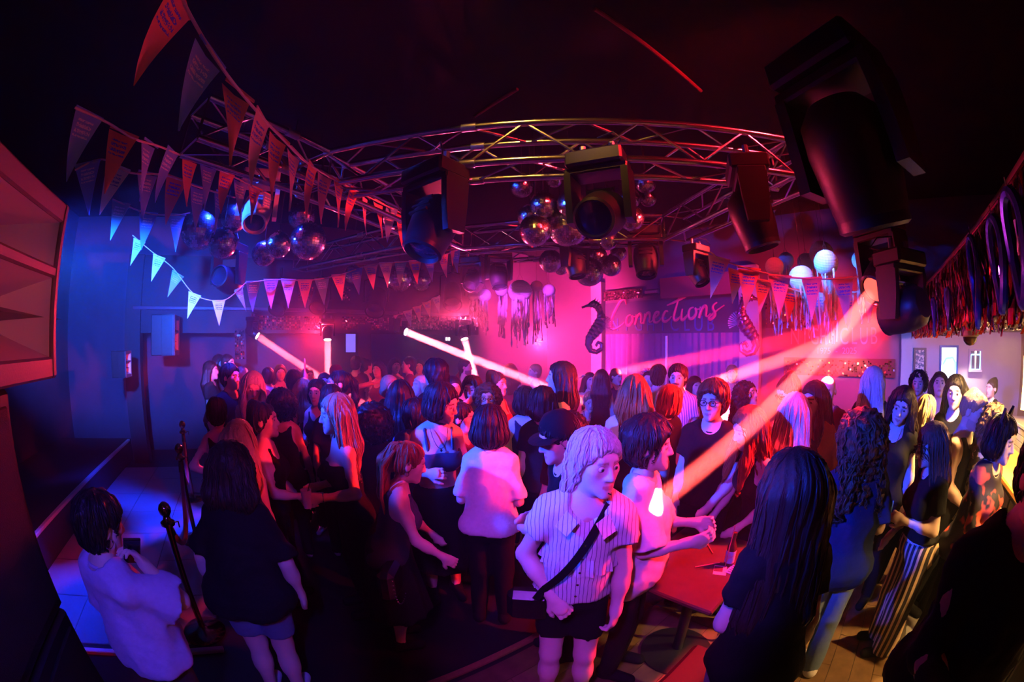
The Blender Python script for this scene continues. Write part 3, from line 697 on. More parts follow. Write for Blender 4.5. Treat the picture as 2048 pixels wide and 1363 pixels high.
BALLS = [
 ('cluster on the left', [(398, 460, 36, 4.2, 'large mirror ball, leftmost of the left cluster'), (445, 486, 29, 4.0, 'mirror ball low in the left cluster, second from left'), (468, 436, 26, 4.5, 'mirror ball high in the left cluster beside pale moving head'), (528, 507, 24, 4.2, 'lowest mirror ball of the left cluster'), (557, 489, 25, 3.9, 'small bright mirror ball in the middle of left cluster'), (616, 482, 36, 4.2, 'large mirror ball, rightmost of the left cluster'), (604, 432, 27, 4.7, 'mirror ball behind the bunting at the top of left cluster')]),
 ('upper centre cluster', [(1043, 372, 23, 4.2, 'mirror ball at the far upper left of the centre cluster'), (1108, 358, 17, 4.6, 'dim small mirror ball tucked under the front truss'), (1087, 409, 27, 4.0, 'mirror ball in the upper left of the centre cluster'), (1060, 433, 25, 4.1, 'mirror ball at the left edge of the centre cluster'), (1071, 460, 32, 3.9, 'mirror ball low at the left of the centre cluster'), (1136, 452, 41, 4.2, 'largest mirror ball, beside the hanging moving head'), (1142, 408, 28, 3.9, 'mirror ball half hidden left of the moving head'), (1258, 397, 22, 4.1, 'mirror ball just right of the moving head'), (1291, 365, 21, 4.2, 'topmost mirror ball on the right of the centre cluster'), (1296, 396, 17, 4.4, 'small mirror ball at the far right of the centre cluster'), (1262, 436, 26, 4.0, 'mirror ball low on the right of the centre cluster'), (1215, 480, 20, 4.5, 'mirror ball peeking below the moving head')]),
 ('lower centre cluster', [(1101, 522, 23, 5.4, 'mirror ball at the left end of the lower cluster'), (1122, 536, 14, 5.6, 'tiny mirror ball low left in the lower cluster'), (1193, 512, 21, 5.3, 'mirror ball high in the middle of the lower cluster'), (1222, 531, 21, 5.2, 'mirror ball at the right of the lower cluster'), (1237, 506, 16, 5.6, 'small mirror ball at the upper right of the lower cluster'), (1178, 543, 29, 5.0, 'lowest mirror ball, partly behind a dark moving head'), (1180, 490, 12, 5.7, 'smallest mirror ball at the top of the lower cluster')]),
 ('balls behind the bunting', [(706, 548, 18, 6.2, 'mirror ball behind the blue pennants, leftmost of three'), (798, 556, 27, 6.0, 'mirror ball behind the blue pennants, the largest of three'), (842, 560, 21, 6.2, 'mirror ball behind the blue pennants, rightmost of three')])]
for grp, L in BALLS:
    for (px, py, r, d, lab) in L:
        c = at(px, py, d); R = r*(c-Vector((0, 0, CAM_Z))).length/KPX
        t = thing('mirror_ball', lab, 'mirror ball', c, random.random()*6, 'mirror balls, '+grp)
        for nm, me in (('core', CORE), ('mirror_tiles', FB), ('cap', CAPM)):
            o = obj(nm, me, t); o.scale = (R*(.97 if nm == 'core' else 1),)*3
        o = obj('cable', CAB, t, (0, 0, R)); o.scale = (1, 1, max(.1, 4.3-c.z-R))

# ---------------------------------------------------------------- bunting
def pennant_mat(name, col, ink):
    m = mat(name, col, .75, sheen=.1); nt = m.node_tree; b = nt.nodes['Principled BSDF']
    tc = nt.nodes.new('ShaderNodeTexCoord'); sp = nt.nodes.new('ShaderNodeSeparateXYZ'); nt.links.new(tc.outputs['Object'], sp.inputs[0])
    def M(op, a, b_=None, c=None):
        n = nt.nodes.new('ShaderNodeMath'); n.operation = op
        for k, x in enumerate((a, b_, c)):
            if x is None: continue
            if isinstance(x, (int, float)): n.inputs[k].default_value = x
            else: nt.links.new(x, n.inputs[k])
        return n.outputs[0]
    x, z = sp.outputs[0], sp.outputs[2]
    rows = M('GREATER_THAN', M('FRACT', M('MULTIPLY', z, 36.)), .38)
    nz = nt.nodes.new('ShaderNodeTexNoise'); nz.inputs['Scale'].default_value = 130; nt.links.new(tc.outputs['Object'], nz.inputs[0])
    ltr = M('GREATER_THAN', nz.outputs[0], .46)
    box = M('MULTIPLY', M('LESS_THAN', M('ABSOLUTE', x), .052), M('MULTIPLY', M('LESS_THAN', z, -.035), M('GREATER_THAN', z, -.12)))
    fac = M('MULTIPLY', M('MULTIPLY', rows, ltr), box)
    mx = nt.nodes.new('ShaderNodeMix'); mx.data_type = 'RGBA'; mx.inputs[6].default_value = (*col, 1); mx.inputs[7].default_value = (*ink, 1)
    nt.links.new(fac, mx.inputs[0]); nt.links.new(mx.outputs[2], b.inputs['Base Color'])
    return m
PEN = [pennant_mat('orange_pennant', (.85, .22, .14), (.10, .10, .75)), pennant_mat('pink_pennant', (.85, .38, .42), (.12, .12, .75)),
       pennant_mat('white_pennant', (.78, .78, .82), (.15, .2, .7)), pennant_mat('blue_pennant', (.16, .28, .75), (.6, .6, .8)), pennant_mat('teal_pennant', (.20, .42, .45), (.5, .6, .7))]
PME = {}
def pennant_mesh(k, v):
    if (k, v) in PME: return PME[(k, v)]
    w, h = .095, .34; q = MB(); rows_ = 5; vs_ = []; fs = []
    for i in range(rows_+1):
        t_ = i/rows_; ww = w*(1-t_)+.002
        bend = (.025*math.sin(t_*2.2+v)+.012*v*t_*t_); yaw = (.35*(v-1)*t_)
        for sx in (-1, 0, 1):
            vs_.append((sx*ww*math.cos(yaw), bend + sx*ww*math.sin(yaw) + (.012*(1-abs(sx))*math.sin(3*t_+v)), -h*t_))
    for i in range(rows_):
        for j in range(2): fs.append((i*3+j, i*3+j+1, i*3+4+j, i*3+3+j))
    q.add(vs_, fs)
    q.box((0, 0, .006), (.2, .006, .014))
    PME[(k, v)] = q.mesh('pennant', PEN[k], True)
    return PME[(k, v)]
def bunting(pts, label, cols, spacing=.30, sag=.0, scale=1., skip=()):
    P = [at(*p) for p in pts]
    path = []
    for i in range(len(P)-1):                       # smooth the line through its hanging points
        p0 = P[max(i-1, 0)]; p1 = P[i]; p2 = P[i+1]; p3 = P[min(i+2, len(P)-1)]
        for k in range(6):
            t_ = k/6; a = 2*p1; b = p2-p0; c = 2*p0-5*p1+4*p2-p3; d = -p0+3*p1-3*p2+p3
            path.append((a+b*t_+c*t_*t_+d*t_**3)*.5)
    path.append(P[-1])
    t = thing('bunting', label, 'bunting', path[0])
    o = path[0]
    MB().tube([p-o for p in path], .007*scale, 6).build('tape', mat('bunting_tape', (.75, .5, .5), .7), t, smooth=True)
    s = .1; acc = 0.; k = 0
    for i in range(len(path)-1):
        seg = path[i+1]-path[i]; L = seg.length
        while s < acc+L:
            p = path[i] + seg*((s-acc)/L)
            yaw = math.atan2(seg.y, seg.x)
            kk = cols[k % len(cols)]
            if k not in skip:
                e = obj('pennant', pennant_mesh(kk, k % 3), t, p-o, (math.radians(random.uniform(-8, 8)), math.atan2(-seg.z, math.hypot(seg.x, seg.y))*.5, yaw+random.uniform(-.25, .25)))
                e.scale = (scale,)*3
            k += 1; s += spacing*scale
        acc += L
    return t
bunting([(352, -40, 1.05), (372, 14, 1.15), (437, 125, 1.32), (497, 203, 1.55), (560, 272, 1.9), (628, 335, 2.4), (725, 388, 3.2), (830, 440, 4.2), (925, 490, 5.3)], 'long orange bunting sweeping from the top left to the truss', [0, 3, 0, 1, 0, 1, 0, 1, 0, 0, 1], .255)
bunting([(150, 215, 2.0), (215, 245, 2.1), (270, 278, 2.2), (320, 293, 2.4), (380, 318, 2.7), (450, 345, 3.1), (540, 390, 3.8)], 'dim orange and blue bunting behind the long one at upper left', [3, 0, 3, 3, 0, 3, 0], .27, scale=.95)
bunting([(150, 340, 2.9), (205, 318, 2.9), (260, 345, 2.9), (330, 350, 3.0), (400, 375, 3.2), (470, 395, 3.5)], 'dark blue bunting in the haze at upper left', [3, 2, 3, 0, 3], .26)
bunting([(225, 398, 3.9), (290, 425, 3.9), (350, 430, 3.9), (380, 425, 4.0)], 'short faint bunting deep in the blue haze', [4, 3, 4], .3)
bunting([(265, 470, 4.4), (300, 500, 4.4), (345, 535, 4.4), (385, 585, 4.4), (420, 600, 4.4), (455, 597, 4.4), (490, 566, 4.5)], 'sagging blue bunting loop below the left mirror balls', [2, 2, 4], .38, scale=.75)
bunting([(490, 566, 4.5), (550, 559, 4.6), (620, 560, 4.8), (680, 549, 4.9), (740, 530, 5.0), (800, 524, 5.2), (860, 518, 5.4), (915, 500, 5.6)], 'blue, teal and pink bunting strung along the blue truss', [3, 1, 2, 1, 4, 1, 3, 1, 2, 4, 0, 3, 1, 3, 1], .235, scale=.95)
bunting([(1420, 503, 3.5), (1445, 520, 3.5), (1500, 538, 3.5), (1560, 552, 3.5), (1620, 557, 3.5), (1690, 557, 3.4), (1750, 545, 3.2)], 'pink bunting strung in front of the blue jellyfish lanterns', [1, 0, 1, 1, 1, 0, 1], .27, scale=1.05)
bunting([(1457, 535, 4.2), (1500, 552, 4.2), (1545, 566, 4.2), (1610, 585, 4.2), (1680, 587, 4.1), (1730, 580, 4.0)], 'second pink bunting line just behind the first at right', [0, 1, 0, 1, 1], .30)
bunting([(785, 634, 6.6), (815, 622, 6.6), (845, 608, 6.6), (880, 590, 6.5)], 'small pale bunting at the edge of the stage in pink haze', [1, 2, 1], .22, scale=.8)

# ---------------------------------------------------------------- jellyfish lanterns
PAPER = mat('white_lantern_paper', (.85, .86, .9), .8); RIBB = mat('white_streamer', (.85, .80, .88), .7)
def ribbon(q, p, L, w, seed):
    rs = np.random.default_rng(seed); ph = rs.random()*6; n = 9
    vs_ = []; fs = []
    for i in range(n+1):
        t_ = i/n; a = ph + t_*rs.uniform(.5, 5)
        c = Vector(p) + Vector((.02*math.sin(5*t_+ph)*t_, .02*math.cos(4*t_+ph)*t_, -L*t_))
        e = Vector((math.cos(a), math.sin(a), 0))*w*.5
        vs_ += [c-e, c+e]
    for i in range(n): fs.append((2*i, 2*i+1, 2*i+3, 2*i+2))
    q.add(vs_, fs); return q
def jellyfish(px, py, r, d, L, label, n=13, group='jellyfish lanterns'):
    c = at(px, py, d); R = r*d/KPX
    t = thing('jellyfish_lantern', label, 'lantern', c, random.random()*6, group)
    prof = []
    for k in range(0, 41):
        th = math.radians(20+ (140)*k/40); rib = 1+.012*math.cos(k*math.pi)
        prof.append((R*math.sin(th)*rib, R*math.cos(th)*.95))
    MB().lathe(prof, n=26).build('paper_globe', PAPER, t, smooth=False)
    MB().lathe([(R*.33, R*.90), (R*.36, R*.905), (R*.36, R*.885), (R*.33, R*.88)], n=20).build('top_ring', CHROME, t)
    MB().tube([(R*.33, 0, R*.9), (0, 0, R*1.5), (-R*.33, 0, R*.9)], .003, 5).build('hanger', BLACK, t)
    MB().tube([(0, 0, R*1.5), (0, 0, max(R*2, 4.3-c.z))], .0025, 5).build('cord', BLACK, t)
    for k in range(n):
        a = 2*math.pi*k/n + random.random()*.3; rr = R*(.30 + .55*random.random())
        z = -math.sqrt(max(R*R-rr*rr, 0))*.95
        ribbon(MB(), (rr*math.cos(a), rr*math.sin(a), z), L*random.uniform(.55, 1.05), .018*d/3.5, k+int(px)).build('streamer', RIBB, t)
    return t
jellyfish(1652, 525, 25, 3.9, .62, 'bright blue jellyfish lantern with long streamers, front and centre', 16)
jellyfish(1643, 507, 25, 4.9, .55, 'violet paper jellyfish lantern behind the brightest blue one')
jellyfish(1603, 557, 26, 4.3, .50, 'low magenta jellyfish lantern behind the bunting')
jellyfish(1612, 524, 18, 5.0, .55, 'small violet jellyfish lantern above the low magenta one')
jellyfish(1549, 533, 19, 4.6, .66, 'blue jellyfish lantern, leftmost of the right hand group')
jellyfish(1572, 520, 16, 5.4, .75, 'dim jellyfish lantern tucked behind the leftmost blue one')
jellyfish(1721, 520, 18, 4.0, .48, 'blue jellyfish lantern beside the glowing red lens')
for (px, py, r, d, L, lab) in ((948, 592, 11, 7.2, .55, 'small pink jellyfish lantern, leftmost in the far haze'), (969, 590, 14, 7.0, .62, 'pink jellyfish lantern, second from left in far haze'), (1003, 580, 13, 7.1, .75, 'pink jellyfish lantern at left of the big far cluster'), (1040, 582, 24, 6.9, .85, 'largest pink jellyfish lantern in the far haze'), (1073, 572, 12, 7.2, .95, 'pink jellyfish lantern right of the largest far one'), (1098, 580, 13, 7.1, .62, 'pink jellyfish lantern, rightmost in the far haze')):
    jellyfish(px, py, r, d, L, lab, 18 if r > 20 else 10, 'jellyfish lanterns far back')

# ---------------------------------------------------------------- foil fringe along the bar front
FOILS = [mat('red_foil', (.85, .12, .12), .16, 1.), mat('silver_foil', (.9, .88, .95), .12, 1.), mat('crimson_foil', (.6, .05, .08), .2, 1.), mat('violet_foil', (.5, .3, .8), .14, 1.)]
fr = thing('foil_fringe', 'red and silver foil fringe curtain along the bar front', 'fringe', ab(1.5, -.80, 2.60))
frs = []
for v_ in range(8):
    rs = np.random.default_rng(v_+40); n = 8; vs_ = []; fs = []; L = .50 + .05*rs.random()
    a = rs.random()*1.2-.6
    for i in range(n+1):
        a += rs.normal(0, .28); c = Vector((.012*rs.normal(), .012*rs.normal(), -L*i/n)); e = U*.011*math.cos(a) + V*.011*math.sin(a)
        vs_ += [c-e, c+e]
    for i in range(n): fs.append((2*i, 2*i+1, 2*i+3, 2*i+2))
    frs.append([MB().add(vs_, fs).mesh('foil_strip', m) for m in FOILS])
for k in range(298):
    aa = .0 + 5.6*(k/298)**1.0
    o = obj('foil_strip', frs[random.randrange(8)][random.choices(range(4), (6, 2, 4, 1))[0]], fr, U*aa + V*random.uniform(-.03, .03))
    o.scale = (1, 1, random.uniform(.92, 1.06))
MB().tube([Vector((0, 0, .01)), U*5.6+UZ*.01], .008, 6).build('header_tape', FOILS[2], fr)
fr2 = thing('foil_fringe', 'white silver foil fringe under the bar soffit, glowing violet', 'fringe', ab(1.5, -.93, 2.126))
for k in range(230):
    o = obj('foil_strip', frs[k % 8][1 if k % 5 else 3], fr2, U*(5.6*k/230) + V*random.uniform(-.02, .02)); o.scale = (1, 1, .14)
BLUEF = mat('blue_foil_balloon', (.08, .14, .85), .22, .7)
for k, (px, d, zc, H, lab) in enumerate(((1862, 4.4, 2.22, .34, 'slim blue foil loop hanging at the far end of the fringe'), (1886, 3.6, 2.24, .30, 'small blue foil oval hanging on the fringe'), (1930, 2.65, 2.32, .48, 'long violet blue foil loop across the fringe'), (1962, 2.15, 2.33, .40, 'dark blue foil loop in the middle of the fringe'), (1996, 1.85, 2.34, .42, 'broad blue foil loop nearest the camera on the fringe'))):
    p = at(px, 620, d); aa = a_of(p)
    t = thing('foil_loop', lab, 'foil decoration', ab(aa, -.74, zc), ROOM_YAW)
    W_ = .045+.012*k
    pts = [(W_*math.cos(x), .01*math.sin(2*x), H/2*math.sin(x)) for x in [2*math.pi*i/28 for i in range(28)]]
    MB().tube(pts, .016+.003*k, 8, closed=True).build('loop', BLUEF, t, smooth=True)
    MB().tube([(0, 0, H/2), (0, 0, H/2+.06)], .004, 5).build('tie', FOILS[1], t)

# ---------------------------------------------------------------- foil seahorses
SEAF = mat('violet_pink_foil', (.75, .25, .70), .22, .85, bump=.3, bscale=18)
def seahorse(px, py, hpx, d, label, flip=1):
    s = hpx*d/KPX
    c = at(px, py, d)
    t = thing('foil_seahorse', label, 'balloon', c, 0)
    fwd = Vector((c.x, c.y, 0)).normalized(); rt = Vector((fwd.y, -fwd.x, 0))
    path = []; rad = []
    key = [(.10, .42, .05), (.02, .46, .07), (-.06, .40, .075), (-.10, .30, .06), (-.12, .18, .09), (-.08, .04, .125), (.02, -.10, .11), (.10, -.20, .085), (.13, -.32, .065), (.08, -.43, .052), (-.03, -.46, .045), (-.12, -.40, .040), (-.13, -.31, .034), (-.06, -.27, .028), (-.02, -.33, .022), (-.05, -.36, .016)]
    for i in range(len(key)-1):
        for k in range(4):
            u_ = k/4; path.append(rt*flip*s*(key[i][0]*(1-u_)+key[i+1][0]*u_) + UZ*s*(key[i][1]*(1-u_)+key[i+1][1]*u_)); rad.append(s*(key[i][2]*(1-u_)+key[i+1][2]*u_)*(1+.07*math.cos(i*4*math.pi/2+k*math.pi)))
    MB().tube(path, rad, 12).build('body', SEAF, t, smooth=True)
    MB().tube([path[1], path[1]+rt*flip*s*.10-UZ*s*.02, path[1]+rt*flip*s*.17-UZ*s*.05], [s*.035, s*.022, s*.024], 10).build('snout', SEAF, t, smooth=True)
    q = MB()
    for k in range(9):
        a = 1.9+k*.2; b_ = path[20]+rt*flip*-s*.05
        q.prism([b_, b_+(rt*flip*math.cos(a)+UZ*math.sin(a)*.9)*s*.22, b_+(rt*flip*math.cos(a+.12)+UZ*math.sin(a+.12)*.9)*s*.22], fwd*.01)
    q.build('fin', mat('pleated_fin', (.8, .4, .7), .3, .6), t)
    for k in range(5): MB().prism([path[3+k*2]+UZ*s*.04, path[5+k*2]+UZ*s*.04, (path[4+k*2])+UZ*s*.12-rt*flip*s*.05], fwd*.008).build('crest_spike', SEAF, t)
    return t
seahorse(1190, 655, 105, 6.9, 'pink foil seahorse on the left hand column', -1)
seahorse(1497, 650, 118, 6.7, 'violet foil seahorse on the blue lit column', 1)

# ---------------------------------------------------------------- rope barrier
GOLDB = mat('dark_brass', (.35, .22, .12), .16, 1.)
def stanchion(p, label):
    t = thing('stanchion', label, 'stanchion', p, 0, 'rope barrier posts')
    MB().lathe([(.17, 0), (.17, .012), (.15, .03), (.05, .05), (.03, .06)], n=28).build('base', GOLDB, t, smooth=True)
    MB().lathe([(.024, .05), (.024, .86)], n=16).build('post', GOLDB, t, smooth=True)
    MB().lathe([(.024, .855), (.05, .865), (.052, .885), (.03, .90), (.02, .925)], n=20).build('collar', GOLDB, t, smooth=True)
    MB().lathe([(0, .92), (.025, .925), (.042, .95), (.046, .975), (.036, 1.0), (.015, 1.018), (0, 1.02)], n=20).build('finial', GOLDB, t, smooth=True)
    for a in (.8, 2.4): MB().tube([(.05*math.cos(a), .05*math.sin(a), .88), (.075*math.cos(a), .075*math.sin(a), .88), (.075*math.cos(a), .075*math.sin(a), .84)], .006, 6).build('hook', GOLDB, t)
    return t
ST = [ab(-.70, 2.52, .012), ab(-.84, 4.05, .012), ab(-1.0, 5.25, .012)]
for p, l in zip(ST, ('dark brass rope post nearest the camera at lower left', 'dark brass rope post, middle of three', 'dark brass rope post furthest back')): stanchion(p, l)
VELV = mat('red_velvet_rope', (.35, .03, .04), .9, sheen=.6)
for i, lab in ((0, 'red velvet rope sagging between the two nearer posts'), (1, 'red velvet rope sagging between the two further posts')):
    A = ST[i]+UZ*.86; B = ST[i+1]+UZ*.86
    t = thing('barrier_rope', lab, 'rope', A)
    pts = [(A.lerp(B, k/16)-A) - UZ*(.42*4*(k/16)*(1-k/16)) for k in range(17)]
    MB().tube(pts, .022, 10).build('rope', VELV, t, smooth=True)
    for e in (0, -1):
        MB().tube([pts[e], pts[1 if e == 0 else -2]], .026, 10).build('end_cap', GOLDB, t, smooth=True)

t = thing('bar_lamp', 'bright yellow tube lamp behind the bar at the right edge', 'lamp', at(2052, 765, 4.3))
MB().tube([(0, 0, -.22), (0, 0, .22)], .035, 14).build('tube', mat('yellow_lamp_tube', (1, .8, .4), .4, emit=(1., .62, .16), estr=25), t, smooth=True)
MB().tube([(0, 0, .22), (0, 0, .30)], .04, 12).build('cap', BLACK, t)
MB().tube([(0, 0, .30), (0, 0, max(.35, 2.13-t.location.z))], .006, 6).build('cord', BLACK, t)
spot('bar_lamp_light', Vector(t.location) - ray(2052, 765)*.12, ab(2.7, -.45, .35), WARM, 330, 50, .5, .06)
# ---------------------------------------------------------------- table, bench and what lies there
TTOP = mat('dark_table_top', (.10, .045, .03), .22, noise=.3, bscale=6)
t = thing('square_table', 'dark square table glowing red beside the white shirt person', 'table', ab(1.95, .78, 0), ROOM_YAW)
MB().box((0, 0, .735), (.80, .58, .03), None, .008).build('table_top', TTOP, t)
MB().box((0, 0, .712), (.72, .50, .02), None, .004).build('under_frame', BLACK, t)
MB().tube([(0, 0, .02), (0, 0, .71)], .035, 14).build('column', BLACK, t, smooth=True)
MB().lathe([(.24, .008), (.24, .022), (.06, .05)], n=24).build('base', BLACK, t, smooth=True)
MB().tube([(.25, -.18, .01), (.25, -.18, .71)], .012, 10).build('leg', CHROME, t, smooth=True)
pb = onz(1457, 1128, .751)
t = thing('bottle', 'small bottle with blue white label on the dark table', 'bottle', (pb.x, pb.y, .7505))
MB().lathe([(.026, 0), (.029, .005), (.029, .11), (.024, .135), (.012, .165), (.012, .20), (.014, .203), (.014, .212), (.010, .214)], n=20).build('glass', mat('brown_glass', (.10, .03, .02), .08, spec=.8), t, smooth=True)
MB().lathe([(.0296, .022), (.0296, .10)], n=20).build('paper_label', blotch('bottle_label', ((.55, .6, .9), (.75, .3, .5)), 30), t, smooth=True)
pf = onz(1440, 1140, .751)
t = thing('flyer', 'pink and blue printed flyer lying beside the bottle', 'flyer', (pf.x, pf.y, .752), 1.0)
MB().box((0, 0, 0), (.10, .075, .002)).build('sheet', mat('pink_flyer', (.85, .4, .6), .5), t)
MB().box((.01, .01, .0012), (.055, .05, .001)).build('print', mat('flyer_ink', (.1, .02, .05), .6), t)
pf = onz(1468, 1140, .751)
t = thing('flyer', 'blue printed card lying next to the pink flyer', 'flyer', (pf.x, pf.y, .7525), .55)
MB().box((0, 0, 0), (.10, .075, .002)).build('sheet', mat('blue_flyer', (.2, .35, .9), .5), t)
for k in range(4): MB().box((-.03+.02*k, .0, .0012), (.008, .05, .001)).build('print', mat('flyer_ink2', (.05, .05, .25), .6), t)
STRAW = mat('red_straw', (.8, .25, .2), .4)
for k, (P, lab) in enumerate((([(1400, 1089), (1416, 1089), (1426, 1106)], 'thin bent straw lying near the table middle'), ([(1391, 1133), (1440, 1124)], 'thin straw lying towards the bottle base'))):
    w = [onz(px, py, .756) for px, py in P]
    t = thing('straw', lab, 'straw', w[0]); MB().tube([p-w[0] for p in w], .003, 6).build('tube', STRAW, t)
t = thing('straw', 'upright bent straw leaning at the bottle', 'straw', pb+Vector((-.035, -.02, .0)))
MB().tube([(0, 0, .002), (.004, .003, .14), (.012, .008, .175), (.02, .012, .26)], .003, 6).build('tube', STRAW, t)
t = thing('low_bench', 'dark padded bench corner catching orange light in the foreground', 'bench', ab(1.40, .34, 0), ROOM_YAW)
MB().box((0, 0, .41), (.50, .44, .08), None, .025).build('seat_pad', mat('red_brown_leather', (.05, .018, .014), .45), t)
MB().box((0, 0, .35), (.46, .40, .04)).build('seat_frame', BLACK, t)
for sx in (-1, 1):
    for sy in (-1, 1): MB().box((sx*.21, sy*.18, .17), (.04, .04, .335)).build('leg', BLACK, t)
# ---------------------------------------------------------------- sculpting engine: signed distance blocks -> one continuous skin
F32 = np.float32

def surface_nets(D, xs, ys, zs):
    S = D < 0
    nx, ny, nz = D.shape
    c = S[:-1, :-1, :-1].astype(np.uint8)
    tot = c.copy()
    corners = [(0,0,0),(1,0,0),(0,1,0),(1,1,0),(0,0,1),(1,0,1),(0,1,1),(1,1,1)]
    for (a, b, d) in corners[1:]:
        tot += S[a:nx-1+a, b:ny-1+b, d:nz-1+d]
    act = (tot > 0) & (tot < 8)
    I, J, K = np.nonzero(act)
    n = len(I)
    if n == 0:
        return np.zeros((0, 3), F32), np.zeros((0, 4), np.int32)
    idx = np.full(act.shape, -1, np.int32); idx[I, J, K] = np.arange(n)
    V = [D[I+a, J+b, K+d] for (a, b, d) in corners]
    P = np.zeros((n, 3), F32); cnt = np.zeros(n, F32)
    edges = [(0,1,0),(2,3,0),(4,5,0),(6,7,0),(0,2,1),(1,3,1),(4,6,1),(5,7,1),(0,4,2),(1,5,2),(2,6,2),(3,7,2)]
    for (u, v, ax) in edges:
        du, dv = V[u], V[v]
        m = (du < 0) != (dv < 0)
        den = du - dv
        den = np.where(np.abs(den) < 1e-9, 1e-9, den)
        t = np.clip(du / den, 0, 1)
        q = np.empty((n, 3), F32)
        for k in range(3):
            q[:, k] = corners[u][k]
        q[:, ax] += t
        P += np.where(m[:, None], q, 0); cnt += m
    P /= cnt[:, None]
    hx, hy, hz = xs[1]-xs[0], ys[1]-ys[0], zs[1]-zs[0]
    P = np.stack([xs[0] + (I + P[:, 0])*hx, ys[0] + (J + P[:, 1])*hy, zs[0] + (K + P[:, 2])*hz], 1)
    Q = []
    def quads(mask, flip, f):
        a, b, d = np.nonzero(mask)
        if len(a) == 0: return
        q = f(a, b, d)
        fl = flip[a, b, d]
        q = np.where(fl[:, None], q[:, ::-1], q)
        Q.append(q)
    s0 = S[:-1, 1:-1, 1:-1]; s1 = S[1:, 1:-1, 1:-1]
    quads(s0 != s1, s1, lambda i, j, k: np.stack([idx[i, j, k], idx[i, j+1, k], idx[i, j+1, k+1], idx[i, j, k+1]], 1))
    s0 = S[1:-1, :-1, 1:-1]; s1 = S[1:-1, 1:, 1:-1]
    quads(s0 != s1, s1, lambda i, j, k: np.stack([idx[i, j, k], idx[i, j, k+1], idx[i+1, j, k+1], idx[i+1, j, k]], 1))
    s0 = S[1:-1, 1:-1, :-1]; s1 = S[1:-1, 1:-1, 1:]
    quads(s0 != s1, s1, lambda i, j, k: np.stack([idx[i, j, k], idx[i+1, j, k], idx[i+1, j+1, k], idx[i, j+1, k]], 1))
    q = np.concatenate(Q) if Q else np.zeros((0, 4), np.int32)
    q = q[(q >= 0).all(1)]
    return P.astype(F32), q

def cap(a, b, ra, rb):
    return ('c', np.array(a, float), np.array(b, float), float(ra), float(rb))
def cuff(a, b, ra, rb):                     # a sleeve: like cap, square at its far end
    return ('k', np.array(a, float), np.array(b, float), float(ra), float(rb))
def ell(c, r, M=None):
    return ('e', np.array(c, float), np.array(r, float), np.eye(3) if M is None else M)

class Field:
    def __init__(s, lo, hi, h):
        lo = np.array(lo, float) - 2*h; hi = np.array(hi, float) + 2*h
        n = np.maximum(np.ceil((hi-lo)/h).astype(int) + 1, 4)
        s.h = h
        s.ax = [(lo[k] + np.arange(n[k])*h).astype(F32) for k in range(3)]
        s.D = np.full(tuple(n), 9.0, F32)
    def block(s, lo, hi):
        sl = []
        for k in range(3):
            a = s.ax[k]
            i = int(np.clip(np.floor((lo[k]-a[0])/s.h), 0, len(a)))
            j = int(np.clip(np.ceil((hi[k]-a[0])/s.h) + 1, 0, len(a)))
            if j <= i: return None, None
            sl.append(slice(i, j))
        X = s.ax[0][sl[0]][:, None, None]; Y = s.ax[1][sl[1]][None, :, None]; Z = s.ax[2][sl[2]][None, None, :]
        return tuple(sl), (X, Y, Z)
    def all(s):
        return s.ax[0][:, None, None], s.ax[1][None, :, None], s.ax[2][None, None, :]
    def add(s, prims, k=.02, sub=False):
        for p in prims:
            if p[0] in 'ck':
                R = max(p[3], p[4]); lo = np.minimum(p[1], p[2]) - R; hi = np.maximum(p[1], p[2]) + R
            else:
                M = p[3]; e = np.abs(M.T) @ p[2]; lo = p[1]-e; hi = p[1]+e
            m = k + 3*s.h
            sl, P = s.block(lo-m, hi+m)
            if sl is None: continue
            d = sd(p, P)
            if sub:
                s.D[sl] = -smin(-s.D[sl], d, k)
            else:
                s.D[sl] = smin(s.D[sl], d, k)
        return s
    def mesh(s):
        return surface_nets(s.D, *s.ax)

def sd(p, P):
    X, Y, Z = P
    if p[0] in 'ck':
        a, b, ra, rb = p[1:]
        v = b-a; L2 = float(v @ v) + 1e-12
        x = X-a[0]; y = Y-a[1]; z = Z-a[2]
        t = np.clip((x*v[0] + y*v[1] + z*v[2])/L2, 0, 1)
        d = np.sqrt((x-t*v[0])**2 + (y-t*v[1])**2 + (z-t*v[2])**2) - (ra + (rb-ra)*t)
        if p[0] == 'k':
            d = np.maximum(d, ((x-v[0])*v[0] + (y-v[1])*v[1] + (z-v[2])*v[2])/L2**.5)
        return d
    c, r, M = p[1:]
    x = X-c[0]; y = Y-c[1]; z = Z-c[2]
    q = [M[i, 0]*x + M[i, 1]*y + M[i, 2]*z for i in range(3)]
    k0 = np.sqrt(sum((q[i]/r[i])**2 for i in range(3))) + 1e-6
    k1 = np.sqrt(sum((q[i]/r[i]**2)**2 for i in range(3))) + 1e-6
    return k0*(k0-1)/k1

def smin(a, b, k):
    h = np.maximum(k - np.abs(a-b), 0)/k
    return np.minimum(a, b) - h*h*k*.25

def wob(P, f, ph=0.):
    X, Y, Z = P
    return (np.sin(f*X + 1.7*np.sin(f*.63*Z + ph) + ph)*np.sin(f*.9*Y + 1.3*np.sin(f*.5*X + 2*ph) + 1.1)
            + .6*np.sin(f*1.7*Z + 2*np.sin(f*.8*Y + ph)))

def rotm(axis, deg):
    a = np.radians(deg); c, s = np.cos(a), np.sin(a)
    if axis == 'x': return np.array([[1,0,0],[0,c,-s],[0,s,c]])
    if axis == 'y': return np.array([[c,0,s],[0,1,0],[-s,0,c]])
    return np.array([[c,-s,0],[s,c,0],[0,0,1]])

